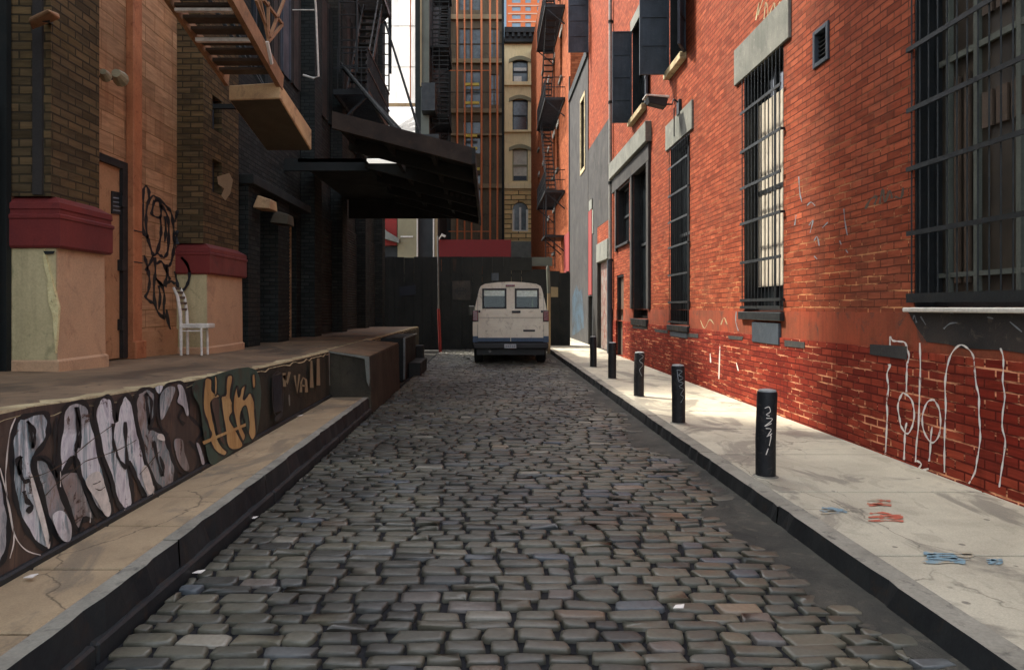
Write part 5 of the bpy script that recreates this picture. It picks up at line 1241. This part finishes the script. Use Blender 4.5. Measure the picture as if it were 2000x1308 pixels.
fr = MB(); fr.box(x0,x0+.16,D+.02,D+.15,z0,zs_); fr.box(x1-.16,x1,D+.02,D+.15,z0,zs_); fr.box(xc-.09,xc+.09,D+.02,D+.15,z0,zs_+.2); fr.box(x0+.16,x1-.16,D+.03,D+.14,z0,z0+.12)
w_ = build('window', fr, 'white_metal', bz); lab(w_, 'arched window with white mullions on the lowest beige floor')
mb = MB(); mb.box(x0,x1,D+.16,D+.18,z0,z1); build('pane', mb, 'pane_grey', w_)
mb = MB(); n = 12; arc = [(xc+hw*math.cos(math.pi*j/n), D-.1, zs_+hw*.95*math.sin(math.pi*j/n)) for j in range(n+1)]; arc2 = [(xc+(hw+.28)*math.cos(math.pi*j/n), D-.1, zs_+(hw+.28)*math.sin(math.pi*j/n)) for j in range(n+1)]
for j in range(n): mb.prism([arc[j],arc2[j],arc2[j+1],arc[j+1]], (0,.1,0))
mb.prism([(xc-.28,D-.2,z1+.05),(xc+.28,D-.2,z1+.05),(xc+.42,D-.2,z1+.75),(xc-.42,D-.2,z1+.75)], (0,.12,0)); build('arch', mb, 'rusticated', w_)
for sgn in (-1, 1):
    mb = MB(); c_ = [(xc+sgn*hw*math.cos(math.pi*.5*j/6), D-.05, zs_+hw*.95*math.sin(math.pi*.5*j/6)) for j in range(7)]+[(xc+sgn*hw, D-.05, z1+.12)]
    mb.prism(c_ if sgn < 0 else c_[::-1], (0,.06,0)); build('spandrel', mb, 'rusticated', w_)
mb = MB(); mb.box(fx(985,D), fx(1062,D), D-.8, D, fz(70,D), fz(60,D)); mb.box(fx(985,D), fx(1062,D), D-.5, D, fz(86,D), fz(70,D)-.001)
for k in range(7): x = fx(988,D)+k*.5; mb.box(x, x+.22, D-.75, D-.5, fz(78,D), fz(70,D)-.002)
build('cornice', mb, 'cornice_dark', bz)
mb = MB(); mb.box(fx(985,D), fx(1062,D), D-.3, D-.06, fz(520,D), fz(490,D)); mb.box(fx(998,D), fx(1062,D), D-.2, D-.06, fz(490,D)+.001, fz(472,D)); build('shop_band', mb, 'lintel_stone', bz)
mb = MB(); mb.box(fx(1049,D), fx(1052,D), D-.1, D-.0, fz(370,D), fz(86,D)); build('downpipe', mb, 'slate_iron', bz)

# scaffolded building
sb_ = frontal('scaffolded_building', 'drab brown building with lit yellow panels behind orange scaffold poles', fx(868,D), fx(985,D)-.02, D, 0, 45,
    [(fx(a,D), fx(b_,D), fz(d,D), fz(c,D)) for (a,b_,c,d) in ((897,940,56,115),(905,938,140,210),(905,938,238,300),(955,975,56,112),(955,975,145,205),(884,896,340,380),(905,938,340,400),(897,938,-30,20))], 'drab_facade')
for (a,b_,c,d) in ((897,940,56,115),(905,938,140,210),(905,938,238,300),(955,975,56,112),(955,975,145,205),(884,896,340,380),(905,938,340,400),(897,938,-30,20)):
    mb = MB(); mb.box(fx(a,D), fx(b_,D), D+.15, D+.18, fz(d,D), fz(c,D)); w_ = build('window', mb, 'pane_grey', sb_)
    mb = MB(); xm = (fx(a,D)+fx(b_,D))/2; mb.box(xm-.06, xm+.06, D+.1, D+.14, fz(d,D), fz(c,D)); mb.box(fx(a,D), fx(b_,D), D+.1, D+.135, (fz(c,D)+fz(d,D))/2-.05, (fz(c,D)+fz(d,D))/2+.05); build('mullion', mb, 'drab_facade', w_)
for y0, y1 in ((31,40),(117,125),(214,222),(262,266),(360,368)): mb = MB(); mb.box(fx(868,D), fx(985,D)-.03, D-.3, D, fz(y1,D), fz(y0,D)); build('string_course', mb, 'drab_band', sb_)
mb = MB(); mb.box(fx(980,D), fx(985,D)-.03, D-.35, D-.301, 0, 44); mb.box(fx(868,D), fx(881,D), D-.35, D-.301, 0, 44); build('corner_pier', mb, 'dark_steel', sb_)
scf = thing('scaffold', 'orange pole scaffold standing in front of the drab brown building', 'scaffold', (fx(930,58.5), 58.5, 0))
for i, x in enumerate((893, 907, 921, 940, 957, 971)):
    mb = MB(); q = fx(x, 58.5)
    mb.tube([(q,58.5,0),(q+R.uniform(-.04,.04),58.5,15),(q+R.uniform(-.04,.04),58.5,44)], .085 if i in (0,3,4,5) else .065, 8); build('pole', mb, 'orange_pole', scf)
mb = MB()
for y in (138, 452, -20): z = fz(y, 58.6); mb.tube([(fx(876,58.6),58.62,z),(fx(960,58.6),58.62,z)], .04, 6)
build('ledger', mb, 'orange_pole', scf)
for y in (88, 182): mb = MB(); mb.tube([(fx(870,59),58.8,fz(y,59)),(fx(984,59),58.8,fz(y,59))], .03, 6); build('ledger', mb, 'dark_steel', scf)
for (y, a, b_) in ((165,908,936),(201,908,936),(265,906,932),(290,918,932),(330,929,937)):
    mb = MB(); mb.box(fx(a,58.9), fx(b_,58.9), 58.85, 59.1, fz(y+2.5,58.9), fz(y-2.5,58.9)); build('plank', mb, 'yellow_board', scf)

# high-rise
D2 = 280; x0, x1 = fx(988,D2), fx(1075,D2)
cols = ((1000,1017),(1026,1037),(1049,1059)); hl = []
for k in range(18):
    yb_ = 53-15.6*k
    for a, b_ in cols: hl.append((fx(a,D2), fx(b_,D2), fz(yb_,D2), fz(yb_-8.5,D2)))
hr = frontal('high_rise', 'sunlit orange brick high-rise far away above the beige cornice', x0, x1, D2, 0, 190, hl, 'tower_brick', dep=22, thick=.6)
for h in hl:
    if h[2] > 160: continue
    mb = MB(); mb.box(h[0], h[1], D2+.4, D2+.5, h[2], h[3]); build('window', mb, 'pale_blue_glass', hr)
for k in range(8): mb = MB(); z = fz(58.5-15.6*k, D2); mb.box(x0+.8, x1, D2-.15, D2, z-.25, z+.25); build('string_course', mb, 'pale_band', hr)
mb = MB(); mb.box(x0-.9, x0+.2, D2-.3, D2, 0, 190); build('corner_strip', mb, 'pale_blue_glass', hr)

# grey-green building with fire escape (left, far)
gg = frontal('grey_green_building', 'dark grey-green building with a beige edge, left of the scaffold', fx(822,42), fx(838,42), 42, 0, 22.5, [], 'grey_green', dep=.5)
mb = MB(); mb.box(-4.6, fx(838,42), 42.51, 59.4, 0, 27); build('wall', mb, 'dark_steel', gg)
mb = MB(); mb.box(fx(821,42), fx(824,42), 41.85, 42, fz(170,42), 22.5); build('edge_trim', mb, 'drab_band', gg)
fe = thing('fire_escape', 'dark fire escape seen edge-on at the far left beside the scaffold', 'fire escape', (-3.6, 45, 9))
fire_escape(fe, -3.66, -2.55, 42.6, 46.5, (9.2, 13.5, 17.8, 22.1), 'dark_steel', (43.2, 46), pitch=.2)
mb = MB(); mb.box(fx(826,42), fx(852,42), 41.0, 42.5, fz(225,42), fz(172,42)); build('balcony', mb, 'black_iron', fe)
mb = MB()
for x in (-3.5, -3.1): mb.beam((x,42.55,12.8),(x,42.55,20.9),.05)
for k in range(28): mb.beam((-3.5,42.55,12.95+k*.28),(-2.5,42.55,12.95+k*.28),.06)
build('stair', mb, 'dark_steel', fe)

# low shopfront seen under the canopy
D3 = 41
lf = frontal('low_shopfront', 'low grey and red shopfront glimpsed under the canopy', fx(735,D3), fx(857,D3), D3, 0, fz(262,D3), [], 'cornice_dark', dep=1)
mb = MB(); mb.box(fx(748,D3), fx(776,D3), D3-.2, D3, fz(480,D3), fz(400,D3)); build('red_panel', mb, 'bright_red', lf)
mb = MB(); mb.prism([P(x, y, D3-.25) for x, y in ((748,443),(756,452),(782,468),(782,476),(748,466))], (0,-.6,0)); build('awning', mb, 'lintel_stone', lf)
mb = MB(); mb.box(fx(778,D3), fx(815,D3), D3-.35, D3, 0, fz(400,D3)); lab(build('column', mb, 'hood_stone', lf), 'wide beige column')
mb = MB(); mb.box(fx(784,D3), fx(808,D3), D3-.4, D3-.351, fz(465,D3), fz(462,D3)); build('rail', mb, 'white_metal', lf)
mb = MB(); mb.box(fx(846,D3), fx(848.5,D3), D3-.2, D3, 2, fz(425,D3)); mb.box(fx(815,D3), fx(817,D3), D3-.36, D3, 2, fz(400,D3)); build('downpipe', mb, 'white_metal', lf)
mb = MB(); mb.box(fx(849,D3), fx(855,D3), D3-.15, D3, 2, fz(425,D3)); build('edge_trim', mb, 'drab_band', lf)

# white-sheeted tower
D4 = 48
tw = thing('sheeted_tower', 'tower wrapped in bright white sheeting with orange poles between the dark buildings', 'building', (fx(780,D4), D4+2, 0))
zb, zt = fz(207,D4), 36
n = 9; xa, xb = fx(728,D4), fx(821,D4)
mb = MB()
for k in range(n):
    a, b_ = xa+(xb-xa)*k/n, xa+(xb-xa)*(k+1)/n; da, db = .06*math.sin(k*2.1), .06*math.sin((k+1)*2.1)
    for j in range(8):
        z0_, z1_ = zb+(zt-zb)*j/8, zb+(zt-zb)*(j+1)/8
        mb.poly([(a,D4+da,z0_),(b_,D4+db,z0_),(b_,D4+db,z1_),(a,D4+da,z1_)])
mb.poly([(xb,D4,zb),(xb,D4+4,zb),(xb,D4+4,zt),(xb,D4,zt)])
build('sheeting', mb, 'white_tarp', tw)
for x in (802,):
    mb = MB(); mb.tube([(fx(x,D4),D4-.15,zb),(fx(x,D4),D4-.15,zt)], .05, 6); build('pole', mb, 'orange_pole', tw)
mb = MB(); mb.box(xa, xb, D4-.25, D4-.1, zb-.12, zb+.12); build('beam', mb, 'stair_box', tw)
mb = MB()
for y in (132, 52): mb.box(xa, xb, D4-.08, D4-.05, fz(y,D4)-.03, fz(y,D4)+.03)
build('seam', mb, 'white_metal', tw)
mb = MB()
for k in range(5): mb.poly([P(752+6*k, 262-3*k, D4-.5), P(822, 218+14*k, D4-.6), P(822, 226+14*k, D4-.6), P(752+6*k, 270-3*k, D4-.5)])
mb.poly([P(745,215,D4-.1),P(822,210,D4-.1),P(822,285,D4-.1),P(745,285,D4-.1)])
build('skirt', mb, 'white_tarp', tw)
mb = MB(); [mb.box(x, x+.15, D4+.3, D4+.45, 0, zt) for x in (xa+.1, xb-.3)]; [mb.box(x, x+.15, D4+3.7, D4+3.85, 0, zt) for x in (xa+.1, xb-.3)]; build('frame', mb, 'hub_grey', tw)
